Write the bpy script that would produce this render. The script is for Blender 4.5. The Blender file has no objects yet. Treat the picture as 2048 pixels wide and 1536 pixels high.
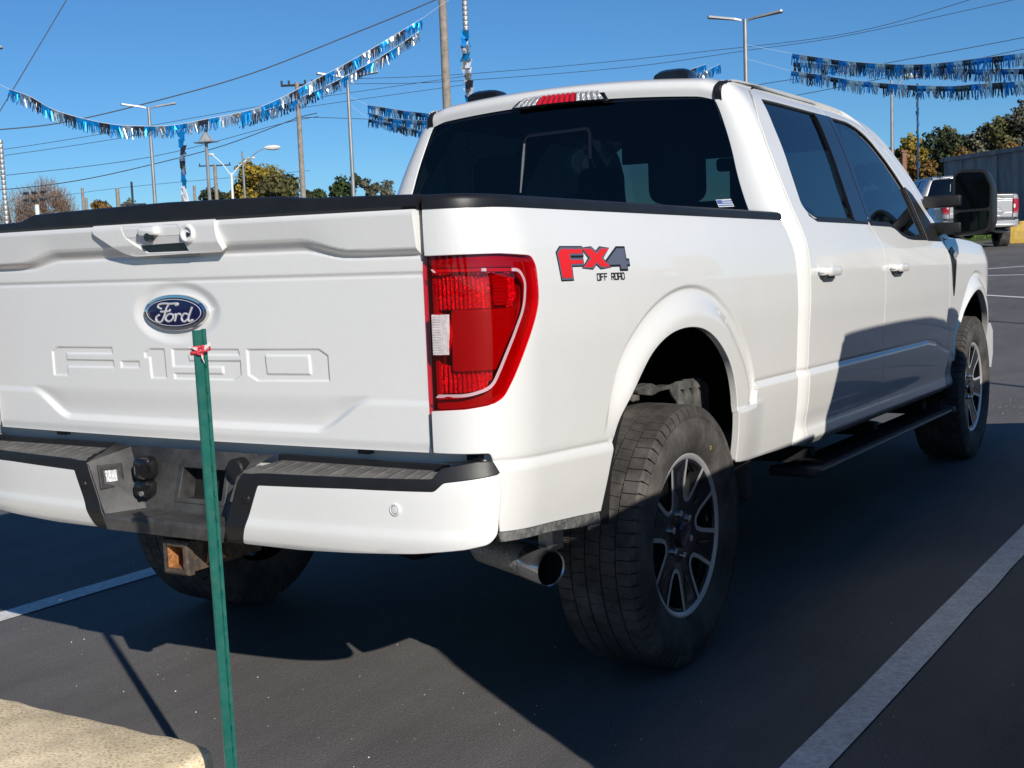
import bpy, math, random
import numpy as np
from mathutils import Vector, Matrix
from mathutils.geometry import delaunay_2d_cdt

random.seed(7)
rng = np.random.default_rng(7)
scene = bpy.context.scene
COL = scene.collection
PI = math.pi

# ------------------------------------------------------------------ camera, sky, sun, exposure
CAM_POS = (2.58359882, -2.50379253, 1.31008411)
yaw, pitch, roll = [math.radians(a) for a in (31.61111189, -6.16536863, -2.26997223)]
fwd = Vector((-math.sin(yaw) * math.cos(pitch), math.cos(yaw) * math.cos(pitch), math.sin(pitch)))
rgt = Vector((math.cos(yaw), math.sin(yaw), 0))
upv = rgt.cross(fwd)
r2 = math.cos(roll) * rgt + math.sin(roll) * upv
u2 = -math.sin(roll) * rgt + math.cos(roll) * upv
cam_d = bpy.data.cameras.new('camera')
cam = bpy.data.objects.new('camera', cam_d)
COL.objects.link(cam)
cam_d.sensor_width = 36
cam_d.lens = 2589.68 / 2048 * 36
cam_d.clip_start = 0.05
cam_d.clip_end = 5000
cam.matrix_world = Matrix(((r2.x, u2.x, -fwd.x, CAM_POS[0]), (r2.y, u2.y, -fwd.y, CAM_POS[1]), (r2.z, u2.z, -fwd.z, CAM_POS[2]), (0, 0, 0, 1)))
scene.camera = cam

SUN = Vector((0.735, -0.50, 0.455)).normalized()          # towards the sun
sun_el = math.asin(SUN.z)
sun_az = math.atan2(SUN.x, SUN.y)
world = bpy.data.worlds.new('World')
scene.world = world
world.use_nodes = True
wn = world.node_tree
bgn = wn.nodes['Background']
skyt = wn.nodes.new('ShaderNodeTexSky')
skyt.sky_type = 'NISHITA'
skyt.sun_disc = False
skyt.sun_elevation = sun_el
skyt.sun_rotation = sun_az
skyt.altitude = 2000
skyt.air_density = 1.0
skyt.dust_density = 0.5
skyt.ozone_density = 10.0
wb = wn.nodes.new('ShaderNodeMix'); wb.data_type = 'RGBA'; wb.blend_type = 'MULTIPLY'; wb.inputs[0].default_value = 1.0
wb.inputs[7].default_value = (0.90, 1.04, 0.97, 1)
wn.links.new(skyt.outputs[0], wb.inputs[6]); wn.links.new(wb.outputs[2], bgn.inputs[0])
bgn.inputs[1].default_value = 0.096
sl = bpy.data.lights.new('sun', 'SUN')
sl.energy = 4.9
sl.angle = math.radians(0.5)
sl.color = (1.0, 0.945, 0.855)
so = bpy.data.objects.new('sun', sl)
COL.objects.link(so)
so.rotation_euler = SUN.to_track_quat('Z', 'Y').to_euler()
scene.view_settings.view_transform = 'Standard'
scene.view_settings.look = 'None'
scene.view_settings.exposure = 0.0
scene.view_settings.gamma = 1.0
scene.view_settings.use_curve_mapping = False
scene.cycles.max_bounces = 10
scene.cycles.transparent_max_bounces = 16
scene.cycles.use_denoising = True
scene.cycles.sample_clamp_indirect = 6

# ------------------------------------------------------------------ materials
def new_mat(name):
    m = bpy.data.materials.new(name)
    m.use_nodes = True
    return m, m.node_tree, m.node_tree.nodes['Principled BSDF']

def N(nt, t, **kw):
    n = nt.nodes.new(t)
    for k, v in kw.items():
        setattr(n, k, v)
    return n

def mat(name, col, rough=0.5, metal=0.0, coat=0.0, coat_r=0.03, var=0.0, vscale=8.0, bump=0.0, bscale=60.0, spec=0.5, rvar=0.0, dirt=None, dscale=5.0, damt=0.3):
    m, nt, b = new_mat(name)
    b.inputs['Base Color'].default_value = (*col, 1)
    b.inputs['Roughness'].default_value = rough
    b.inputs['Metallic'].default_value = metal
    b.inputs['Coat Weight'].default_value = coat
    b.inputs['Coat Roughness'].default_value = coat_r
    b.inputs['Specular IOR Level'].default_value = spec
    tc = N(nt, 'ShaderNodeTexCoord')
    last = None
    if var > 0:
        nz = N(nt, 'ShaderNodeTexNoise'); nz.inputs['Scale'].default_value = vscale; nz.inputs['Detail'].default_value = 6
        nt.links.new(tc.outputs['Object'], nz.inputs['Vector'])
        mr = N(nt, 'ShaderNodeMapRange')
        mr.inputs['From Min'].default_value = 0.3; mr.inputs['From Max'].default_value = 0.7
        mr.inputs['To Min'].default_value = 1 - var; mr.inputs['To Max'].default_value = 1 + var
        nt.links.new(nz.outputs['Fac'], mr.inputs['Value'])
        mx = N(nt, 'ShaderNodeVectorMath', operation='SCALE')
        mx.inputs[0].default_value = col
        nt.links.new(mr.outputs[0], mx.inputs['Scale'])
        nt.links.new(mx.outputs[0], b.inputs['Base Color'])
        last = mx.outputs[0]
        if rvar > 0:
            m2 = N(nt, 'ShaderNodeMapRange')
            m2.inputs['From Min'].default_value = 0.3; m2.inputs['From Max'].default_value = 0.7
            m2.inputs['To Min'].default_value = rough - rvar; m2.inputs['To Max'].default_value = rough + rvar
            nt.links.new(nz.outputs['Fac'], m2.inputs['Value'])
            nt.links.new(m2.outputs[0], b.inputs['Roughness'])
    if dirt is not None:
        nz2 = N(nt, 'ShaderNodeTexNoise'); nz2.inputs['Scale'].default_value = dscale; nz2.inputs['Detail'].default_value = 9; nz2.inputs['Roughness'].default_value = 0.7
        nt.links.new(tc.outputs['Object'], nz2.inputs['Vector'])
        m3 = N(nt, 'ShaderNodeMapRange'); m3.inputs['From Min'].default_value = 0.42; m3.inputs['From Max'].default_value = 0.72; m3.inputs['To Max'].default_value = damt
        nt.links.new(nz2.outputs['Fac'], m3.inputs['Value'])
        mix = N(nt, 'ShaderNodeMix', data_type='RGBA')
        nt.links.new(m3.outputs[0], mix.inputs['Factor'])
        if last is not None:
            nt.links.new(last, mix.inputs[6])
        else:
            mix.inputs[6].default_value = (*col, 1)
        mix.inputs[7].default_value = (*dirt, 1)
        nt.links.new(mix.outputs[2], b.inputs['Base Color'])
    if bump > 0:
        nb = N(nt, 'ShaderNodeTexNoise'); nb.inputs['Scale'].default_value = bscale; nb.inputs['Detail'].default_value = 5
        nt.links.new(tc.outputs['Object'], nb.inputs['Vector'])
        bn = N(nt, 'ShaderNodeBump'); bn.inputs['Strength'].default_value = bump; bn.inputs['Distance'].default_value = 0.01
        nt.links.new(nb.outputs['Fac'], bn.inputs['Height'])
        nt.links.new(bn.outputs[0], b.inputs['Normal'])
    return m

def glass_mat(name, tint, rough=0.0, ior=1.5):
    m, nt, b = new_mat(name)
    nt.nodes.remove(b)
    out = nt.nodes['Material Output']
    tr = N(nt, 'ShaderNodeBsdfTransparent'); tr.inputs[0].default_value = (*tint, 1)
    gl = N(nt, 'ShaderNodeBsdfGlossy'); gl.inputs['Color'].default_value = (1, 1, 1, 1); gl.inputs['Roughness'].default_value = rough
    fr = N(nt, 'ShaderNodeFresnel'); fr.inputs[0].default_value = ior
    gi = N(nt, 'ShaderNodeNewGeometry')                        # same reflectance from both sides of a thin pane
    mi = N(nt, 'ShaderNodeMix', data_type='FLOAT'); mi.inputs[2].default_value = ior; mi.inputs[3].default_value = 1 / ior
    nt.links.new(gi.outputs['Backfacing'], mi.inputs[0]); nt.links.new(mi.outputs[0], fr.inputs[0])
    mx = N(nt, 'ShaderNodeMixShader')
    nt.links.new(fr.outputs[0], mx.inputs[0]); nt.links.new(tr.outputs[0], mx.inputs[1]); nt.links.new(gl.outputs[0], mx.inputs[2])
    nt.links.new(mx.outputs[0], out.inputs['Surface'])
    return m

M = {}
M['white'] = mat('white_paint', (0.78, 0.775, 0.755), 0.35, coat=1.0, coat_r=0.025, var=0.012, vscale=3, dirt=(0.52, 0.48, 0.42), dscale=42, damt=0.06)
M['silver'] = mat('silver_paint', (0.42, 0.42, 0.43), 0.35, metal=0.4, coat=1.0)
M['black_paint'] = mat('dark_paint', (0.012, 0.013, 0.016), 0.3, coat=1.0)
M['blackplastic'] = mat('black_plastic', (0.022, 0.022, 0.023), 0.55, var=0.2, vscale=20, bump=0.15, bscale=500, dirt=(0.13, 0.125, 0.118), dscale=3.5, damt=0.85)
M['cap'] = mat('rail_cap_plastic', (0.012, 0.012, 0.013), 0.42, var=0.2, vscale=20, bump=0.1, bscale=600)
M['pad'] = mat('step_pad_plastic', (0.10, 0.097, 0.092), 0.7, var=0.2, vscale=15, dirt=(0.22, 0.205, 0.185), dscale=14, damt=0.8)
M['gloss_black'] = mat('gloss_black', (0.008, 0.008, 0.009), 0.12, coat=0.5)
M['dark'] = mat('dark_interior', (0.008, 0.008, 0.009), 0.8)
M['under'] = mat('underbody', (0.014, 0.014, 0.015), 0.75, var=0.3, vscale=6)
M['liner'] = mat('wheel_liner', (0.05, 0.05, 0.048), 0.7, var=0.3, vscale=9, dirt=(0.22, 0.21, 0.19), dscale=16, damt=0.7)
M['rubber'] = mat('tyre_rubber', (0.045, 0.041, 0.038), 0.8, var=0.25, vscale=10, bump=0.2, bscale=220, dirt=(0.16, 0.145, 0.13), dscale=7, damt=0.8)
M['machined'] = mat('machined_aluminium', (0.72, 0.72, 0.73), 0.42, metal=0.65)
M['wheel_black'] = mat('wheel_black', (0.014, 0.014, 0.016), 0.25, coat=0.6)
M['chrome'] = mat('chrome', (0.75, 0.75, 0.76), 0.08, metal=1.0)
M['steel'] = mat('speckled_steel', (0.50, 0.48, 0.45), 0.45, metal=0.55, var=0.3, vscale=110, bump=0.4, bscale=190, dirt=(0.22, 0.19, 0.15), dscale=90, damt=0.8)
M['tip'] = mat('exhaust_tip_steel', (0.62, 0.63, 0.66), 0.22, metal=0.9)
M['galv'] = mat('galvanised_steel', (0.36, 0.36, 0.36), 0.5, metal=0.6, var=0.15, vscale=2)
M['rust'] = mat('rusty_orange', (0.42, 0.17, 0.05), 0.8, var=0.4, vscale=40, bump=0.4, bscale=150, dirt=(0.10, 0.06, 0.04), dscale=30, damt=0.8)
M['hitch'] = mat('worn_black_steel', (0.05, 0.042, 0.038), 0.6, var=0.4, vscale=60, dirt=(0.22, 0.15, 0.09), dscale=40, damt=0.7)
M['trimgrey'] = mat('dirty_grey_trim', (0.10, 0.105, 0.105), 0.6, var=0.35, vscale=30, bump=0.4, bscale=120, dirt=(0.32, 0.31, 0.29), dscale=35, damt=0.85)
M['tint'] = glass_mat('tinted_glass', (0.075, 0.105, 0.10))
M['tint_side'] = glass_mat('side_glass', (0.035, 0.045, 0.05), 0.0, 2.5)
M['clear'] = glass_mat('windscreen_glass', (0.85, 0.95, 0.92))
M['lens_red'] = glass_mat('red_lens', (0.88, 0.035, 0.07), 0.02, 1.5)
M['lens_clear'] = glass_mat('clear_lens', (0.92, 0.92, 0.92), 0.02, 1.5)
M['lamp_red'] = mat('lamp_red', (0.36, 0.010, 0.03), 0.25, coat=0.5)
M['lamp_dark'] = mat('lamp_dark_red', (0.22, 0.003, 0.010), 0.3, coat=0.3)
M['reflector'] = mat('lamp_reflector', (0.92, 0.90, 0.88), 0.18, metal=0.55, bump=0.9, bscale=160)
M['chm_red'] = mat('brake_lamp_red', (0.72, 0.012, 0.02), 0.2, coat=0.6)
M['lampwhite'] = mat('lamp_white', (0.62, 0.55, 0.54), 0.25, var=0.18, vscale=90, coat=1.0)
M['chrome_pink'] = mat('lamp_bezel', (0.80, 0.50, 0.55), 0.25, metal=0.35)
M['badge_blue'] = mat('badge_blue', (0.005, 0.007, 0.055), 0.25, coat=0.5)
M['script'] = mat('badge_script', (0.78, 0.78, 0.80), 0.3, metal=0.4)
M['decal_red'] = mat('decal_red', (0.75, 0.018, 0.02), 0.4)
M['decal_grey'] = mat('decal_grey', (0.11, 0.12, 0.17), 0.4)
M['decal_black'] = mat('decal_black', (0.012, 0.012, 0.016), 0.4)
M['decal_white'] = mat('decal_white', (0.8, 0.8, 0.8), 0.5)
M['decal_blue'] = mat('decal_blue', (0.1, 0.16, 0.45), 0.5)
M['seat'] = mat('seat_cloth', (0.02, 0.02, 0.022), 0.9, bump=0.2, bscale=300)
M['green'] = mat('green_enamel', (0.009, 0.125, 0.098), 0.4, var=0.12, vscale=30, coat=0.2, dirt=(0.1, 0.2, 0.17), dscale=40, damt=0.3)
M['tape_red'] = mat('red_tape', (0.62, 0.05, 0.07), 0.5)
M['tape_white'] = mat('white_tape', (0.75, 0.62, 0.62), 0.5)
M['wood'] = mat('weathered_wood', (0.27, 0.23, 0.19), 0.85, var=0.25, vscale=6)
M['tinsel_black'] = mat('foil_black', (0.012, 0.012, 0.018), 0.25, metal=0.2, coat=0.6)
M['tinsel_silver'] = mat('foil_silver', (0.62, 0.62, 0.60), 0.2, metal=0.95)
M['tinsel_blue'] = mat('foil_blue', (0.005, 0.25, 0.60), 0.22, metal=0.7, coat=0.5)
M['string'] = mat('string_white', (0.6, 0.62, 0.65), 0.6)
M['wire'] = mat('wire_black', (0.03, 0.035, 0.045), 0.6)
M['bark'] = mat('bark', (0.10, 0.08, 0.06), 0.9, var=0.3, vscale=5)
M['yellow'] = mat('yellow_paint', (0.66, 0.44, 0.09), 0.6, var=0.2, vscale=8, dirt=(0.3, 0.24, 0.12), dscale=7, damt=0.5)
M['lampglass'] = mat('street_lamp_glass', (0.75, 0.75, 0.72), 0.3)
M['stripe'] = mat('white_stripe_paint', (0.80, 0.80, 0.78), 0.75, var=0.12, vscale=14, dirt=(0.2, 0.2, 0.2), dscale=60, damt=0.55)
M['pebble'] = mat('pebbles', (0.55, 0.52, 0.48), 0.8, var=0.4, vscale=3)
M['mirror'] = mat('mirror_glass', (0.002, 0.003, 0.003), 0.03, spec=0.2)  # black base colour stands in for the dark surroundings a mirror would reflect
M['plate_red'] = M['lamp_red']
M['fence'] = mat('dark_fence', (0.05, 0.06, 0.075), 0.8, var=0.3, vscale=1.5)
M['grass'] = mat('grass_blades', (0.07, 0.13, 0.02), 0.8, var=0.4, vscale=3)
M['soil'] = mat('turf', (0.06, 0.09, 0.02), 0.9, var=0.3, vscale=4)
M['brick'] = mat('brick_red', (0.25, 0.12, 0.08), 0.9, var=0.3, vscale=8)

# asphalt: dark, fine aggregate, faint worn patches
def asphalt():
    m, nt, b = new_mat('asphalt')
    tc = N(nt, 'ShaderNodeTexCoord')
    big = N(nt, 'ShaderNodeTexNoise'); big.inputs['Scale'].default_value = 0.9; big.inputs['Detail'].default_value = 8
    fine = N(nt, 'ShaderNodeTexNoise'); fine.inputs['Scale'].default_value = 190; fine.inputs['Detail'].default_value = 4
    vor = N(nt, 'ShaderNodeTexVoronoi'); vor.inputs['Scale'].default_value = 150
    for n_ in (big, fine, vor):
        nt.links.new(tc.outputs['Object'], n_.inputs['Vector'])
    cr = N(nt, 'ShaderNodeValToRGB')
    cr.color_ramp.elements[0].position = 0.32; cr.color_ramp.elements[0].color = (0.110, 0.104, 0.101, 1)
    cr.color_ramp.elements[1].position = 0.7; cr.color_ramp.elements[1].color = (0.148, 0.141, 0.138, 1)
    nt.links.new(big.outputs['Fac'], cr.inputs[0])
    mr = N(nt, 'ShaderNodeMapRange'); mr.inputs['From Min'].default_value = 0.3; mr.inputs['From Max'].default_value = 0.7
    mr.inputs['To Min'].default_value = 0.72; mr.inputs['To Max'].default_value = 1.3
    nt.links.new(fine.outputs['Fac'], mr.inputs['Value'])
    sc = N(nt, 'ShaderNodeVectorMath', operation='SCALE')
    nt.links.new(cr.outputs[0], sc.inputs[0]); nt.links.new(mr.outputs[0], sc.inputs['Scale'])
    v2 = N(nt, 'ShaderNodeTexVoronoi'); v2.inputs['Scale'].default_value = 210; nt.links.new(tc.outputs['Object'], v2.inputs['Vector'])
    sp = N(nt, 'ShaderNodeSeparateColor'); nt.links.new(v2.outputs['Color'], sp.inputs[0])
    m1 = N(nt, 'ShaderNodeMapRange'); m1.inputs['From Min'].default_value = .80; m1.inputs['From Max'].default_value = 1.0; m1.inputs['To Max'].default_value = .85
    nt.links.new(sp.outputs[0], m1.inputs['Value'])
    l1 = N(nt, 'ShaderNodeMath', operation='LESS_THAN'); l1.inputs[1].default_value = .40; nt.links.new(v2.outputs['Distance'], l1.inputs[0])
    mm = N(nt, 'ShaderNodeMath', operation='MULTIPLY'); nt.links.new(m1.outputs[0], mm.inputs[0]); nt.links.new(l1.outputs[0], mm.inputs[1])
    fl = N(nt, 'ShaderNodeMix', data_type='RGBA'); nt.links.new(mm.outputs[0], fl.inputs['Factor']); nt.links.new(sc.outputs[0], fl.inputs[6]); fl.inputs[7].default_value = (.22, .21, .20, 1)
    mus = N(nt, 'ShaderNodeTexNoise'); mus.inputs['Scale'].default_value = 3.2; mus.inputs['Detail'].default_value = 10; mus.inputs['Roughness'].default_value = .75
    mpn = N(nt, 'ShaderNodeMapping'); mpn.inputs['Scale'].default_value = (1, .22, 1); mpn.inputs['Rotation'].default_value = (0, 0, .5)
    nt.links.new(tc.outputs['Object'], mpn.inputs['Vector']); nt.links.new(mpn.outputs[0], mus.inputs['Vector'])
    mr2 = N(nt, 'ShaderNodeMapRange'); mr2.inputs['From Min'].default_value = .30; mr2.inputs['From Max'].default_value = .72; mr2.inputs['To Min'].default_value = .82; mr2.inputs['To Max'].default_value = 1.22
    nt.links.new(mus.outputs['Fac'], mr2.inputs['Value'])
    sc2 = N(nt, 'ShaderNodeVectorMath', operation='SCALE'); nt.links.new(fl.outputs[2], sc2.inputs[0]); nt.links.new(mr2.outputs[0], sc2.inputs['Scale'])
    nt.links.new(sc2.outputs[0], b.inputs['Base Color'])
    b.inputs['Roughness'].default_value = 0.82
    b.inputs['Specular IOR Level'].default_value = 0.35
    bp = N(nt, 'ShaderNodeBump'); bp.inputs['Strength'].default_value = 0.35; bp.inputs['Distance'].default_value = 0.004
    ad = N(nt, 'ShaderNodeMath', operation='ADD')
    nt.links.new(fine.outputs['Fac'], ad.inputs[0]); nt.links.new(vor.outputs['Distance'], ad.inputs[1])
    nt.links.new(ad.outputs[0], bp.inputs['Height']); nt.links.new(bp.outputs[0], b.inputs['Normal'])
    return m
M['asphalt'] = asphalt()

def concrete_aggregate():
    m, nt, b = new_mat('concrete_aggregate')
    tc = N(nt, 'ShaderNodeTexCoord')
    vor = N(nt, 'ShaderNodeTexVoronoi'); vor.inputs['Scale'].default_value = 95
    fine = N(nt, 'ShaderNodeTexNoise'); fine.inputs['Scale'].default_value = 130; fine.inputs['Detail'].default_value = 6
    big = N(nt, 'ShaderNodeTexNoise'); big.inputs['Scale'].default_value = 11; big.inputs['Detail'].default_value = 8
    for n_ in (vor, fine, big):
        nt.links.new(tc.outputs['Object'], n_.inputs['Vector'])
    cr = N(nt, 'ShaderNodeValToRGB')
    e = cr.color_ramp.elements
    e[0].position = 0.30; e[0].color = (0.36, 0.265, 0.15, 1)
    e[1].position = 0.62; e[1].color = (0.88, 0.73, 0.49, 1)
    x = e.new(0.45); x.color = (0.76, 0.605, 0.385, 1)
    nt.links.new(fine.outputs['Fac'], cr.inputs[0])
    hsv = N(nt, 'ShaderNodeMix', data_type='RGBA', blend_type='MIX')
    gt = N(nt, 'ShaderNodeMath', operation='GREATER_THAN'); gt.inputs[1].default_value = 0.72
    sep = N(nt, 'ShaderNodeSeparateColor')
    nt.links.new(vor.outputs['Color'], sep.inputs[0]); nt.links.new(sep.outputs[0], gt.inputs[0])
    lt = N(nt, 'ShaderNodeMath', operation='LESS_THAN'); lt.inputs[1].default_value = 0.42
    nt.links.new(vor.outputs['Distance'], lt.inputs[0])
    mu = N(nt, 'ShaderNodeMath', operation='MULTIPLY'); nt.links.new(gt.outputs[0], mu.inputs[0]); nt.links.new(lt.outputs[0], mu.inputs[1])
    mu2 = N(nt, 'ShaderNodeMath', operation='MULTIPLY'); mu2.inputs[1].default_value = 0.6; nt.links.new(mu.outputs[0], mu2.inputs[0])
    nt.links.new(mu2.outputs[0], hsv.inputs['Factor']); nt.links.new(cr.outputs[0], hsv.inputs[6]); hsv.inputs[7].default_value = (0.90, 0.81, 0.64, 1)
    mr = N(nt, 'ShaderNodeMapRange'); mr.inputs['From Min'].default_value = 0.3; mr.inputs['From Max'].default_value = 0.7; mr.inputs['To Min'].default_value = 0.82; mr.inputs['To Max'].default_value = 1.15
    nt.links.new(big.outputs['Fac'], mr.inputs['Value'])
    sc = N(nt, 'ShaderNodeVectorMath', operation='SCALE'); nt.links.new(hsv.outputs[2], sc.inputs[0]); nt.links.new(mr.outputs[0], sc.inputs['Scale'])
    nt.links.new(sc.outputs[0], b.inputs['Base Color'])
    b.inputs['Roughness'].default_value = 0.9
    bp = N(nt, 'ShaderNodeBump'); bp.inputs['Strength'].default_value = 0.7; bp.inputs['Distance'].default_value = 0.004
    nt.links.new(fine.outputs['Fac'], bp.inputs['Height']); nt.links.new(bp.outputs[0], b.inputs['Normal'])
    return m
M['concrete'] = concrete_aggregate()

def wall_mat():
    m, nt, b = new_mat('stained_grey_wall')
    tc = N(nt, 'ShaderNodeTexCoord')
    mp = N(nt, 'ShaderNodeMapping'); mp.inputs['Scale'].default_value = (1, 1, 0.25)
    nt.links.new(tc.outputs['Object'], mp.inputs['Vector'])
    nz = N(nt, 'ShaderNodeTexNoise'); nz.inputs['Scale'].default_value = 1.6; nz.inputs['Detail'].default_value = 9; nz.inputs['Roughness'].default_value = 0.65
    nt.links.new(mp.outputs[0], nz.inputs['Vector'])
    cr = N(nt, 'ShaderNodeValToRGB')
    cr.color_ramp.elements[0].position = 0.30; cr.color_ramp.elements[0].color = (0.13, 0.13, 0.13, 1)
    cr.color_ramp.elements[1].position = 0.60; cr.color_ramp.elements[1].color = (0.33, 0.33, 0.32, 1)
    nt.links.new(nz.outputs['Fac'], cr.inputs[0]); nt.links.new(cr.outputs[0], b.inputs['Base Color'])
    b.inputs['Roughness'].default_value = 0.9
    return m
M['wall'] = wall_mat()

def leaf_mat(name, c1, c2):
    m, nt, b = new_mat(name)
    oi = N(nt, 'ShaderNodeTexCoord')
    nz = N(nt, 'ShaderNodeTexNoise'); nz.inputs['Scale'].default_value = 0.9; nz.inputs['Detail'].default_value = 4
    nt.links.new(oi.outputs['Object'], nz.inputs['Vector'])
    gi = N(nt, 'ShaderNodeNewGeometry')
    ad = N(nt, 'ShaderNodeMath', operation='ADD'); nt.links.new(nz.outputs['Fac'], ad.inputs[0])
    ml = N(nt, 'ShaderNodeMath', operation='MULTIPLY_ADD'); ml.inputs[1].default_value = 0.5; ml.inputs[2].default_value = -0.25
    nt.links.new(gi.outputs['Random Per Island'], ml.inputs[0]); nt.links.new(ml.outputs[0], ad.inputs[1])
    cr = N(nt, 'ShaderNodeValToRGB')
    cr.color_ramp.elements[0].position = 0.3; cr.color_ramp.elements[0].color = (*c1, 1)
    cr.color_ramp.elements[1].position = 0.7; cr.color_ramp.elements[1].color = (*c2, 1)
    nt.links.new(ad.outputs[0], cr.inputs[0]); nt.links.new(cr.outputs[0], b.inputs['Base Color'])
    b.inputs['Roughness'].default_value = 0.7
    b.inputs['Specular IOR Level'].default_value = 0.2
    return m
M['leaf_yellow'] = leaf_mat('leaves_yellow', (0.13, 0.125, 0.02), (0.38, 0.25, 0.035))
M['leaf_green'] = leaf_mat('leaves_green', (0.022, 0.042, 0.014), (0.075, 0.10, 0.03))
M['leaf_dark'] = leaf_mat('leaves_dark', (0.018, 0.03, 0.014), (0.06, 0.07, 0.03))
M['leaf_olive'] = leaf_mat('leaves_olive', (0.05, 0.055, 0.022), (0.13, 0.12, 0.045))
M['leaf_orange'] = leaf_mat('leaves_orange', (0.11, 0.07, 0.02), (0.24, 0.14, 0.04))
M['leaf_grey'] = leaf_mat('leaves_greyish', (0.06, 0.06, 0.04), (0.15, 0.14, 0.095))
M['twig'] = leaf_mat('bare_twigs', (0.17, 0.11, 0.075), (0.32, 0.215, 0.15))

# ------------------------------------------------------------------ mesh helpers
def tag(o, label=None, cat=None, group=None, kind=None):
    if label: o['label'] = label
    if cat: o['category'] = cat
    if group: o['group'] = group
    if kind: o['kind'] = kind
    return o

def empty(name, loc=(0, 0, 0), rz=0.0):
    o = bpy.data.objects.new(name, None)
    o.empty_display_size = 0.2
    o.location = loc
    o.rotation_euler = (0, 0, rz)
    COL.objects.link(o)
    return o

def mesh_obj(name, V, F, m, parent=None, smooth=False, normals=None, mats=None, fm=None):
    me = bpy.data.meshes.new(name)
    me.from_pydata([tuple(map(float, v)) for v in V], [], [tuple(int(i) for i in f) for f in F])
    if mats:
        for x in mats: me.materials.append(x)
        if fm is not None:
            me.polygons.foreach_set('material_index', np.array(fm, dtype=np.int32))
    else:
        me.materials.append(m)
    if smooth or normals is not None:
        me.polygons.foreach_set('use_smooth', np.ones(len(me.polygons), dtype=bool))
    me.update()
    if normals is not None:
        me.normals_split_custom_set_from_vertices([tuple(map(float, n)) for n in normals])
    o = bpy.data.objects.new(name, me)
    COL.objects.link(o)
    if parent: o.parent = parent
    return o

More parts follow.
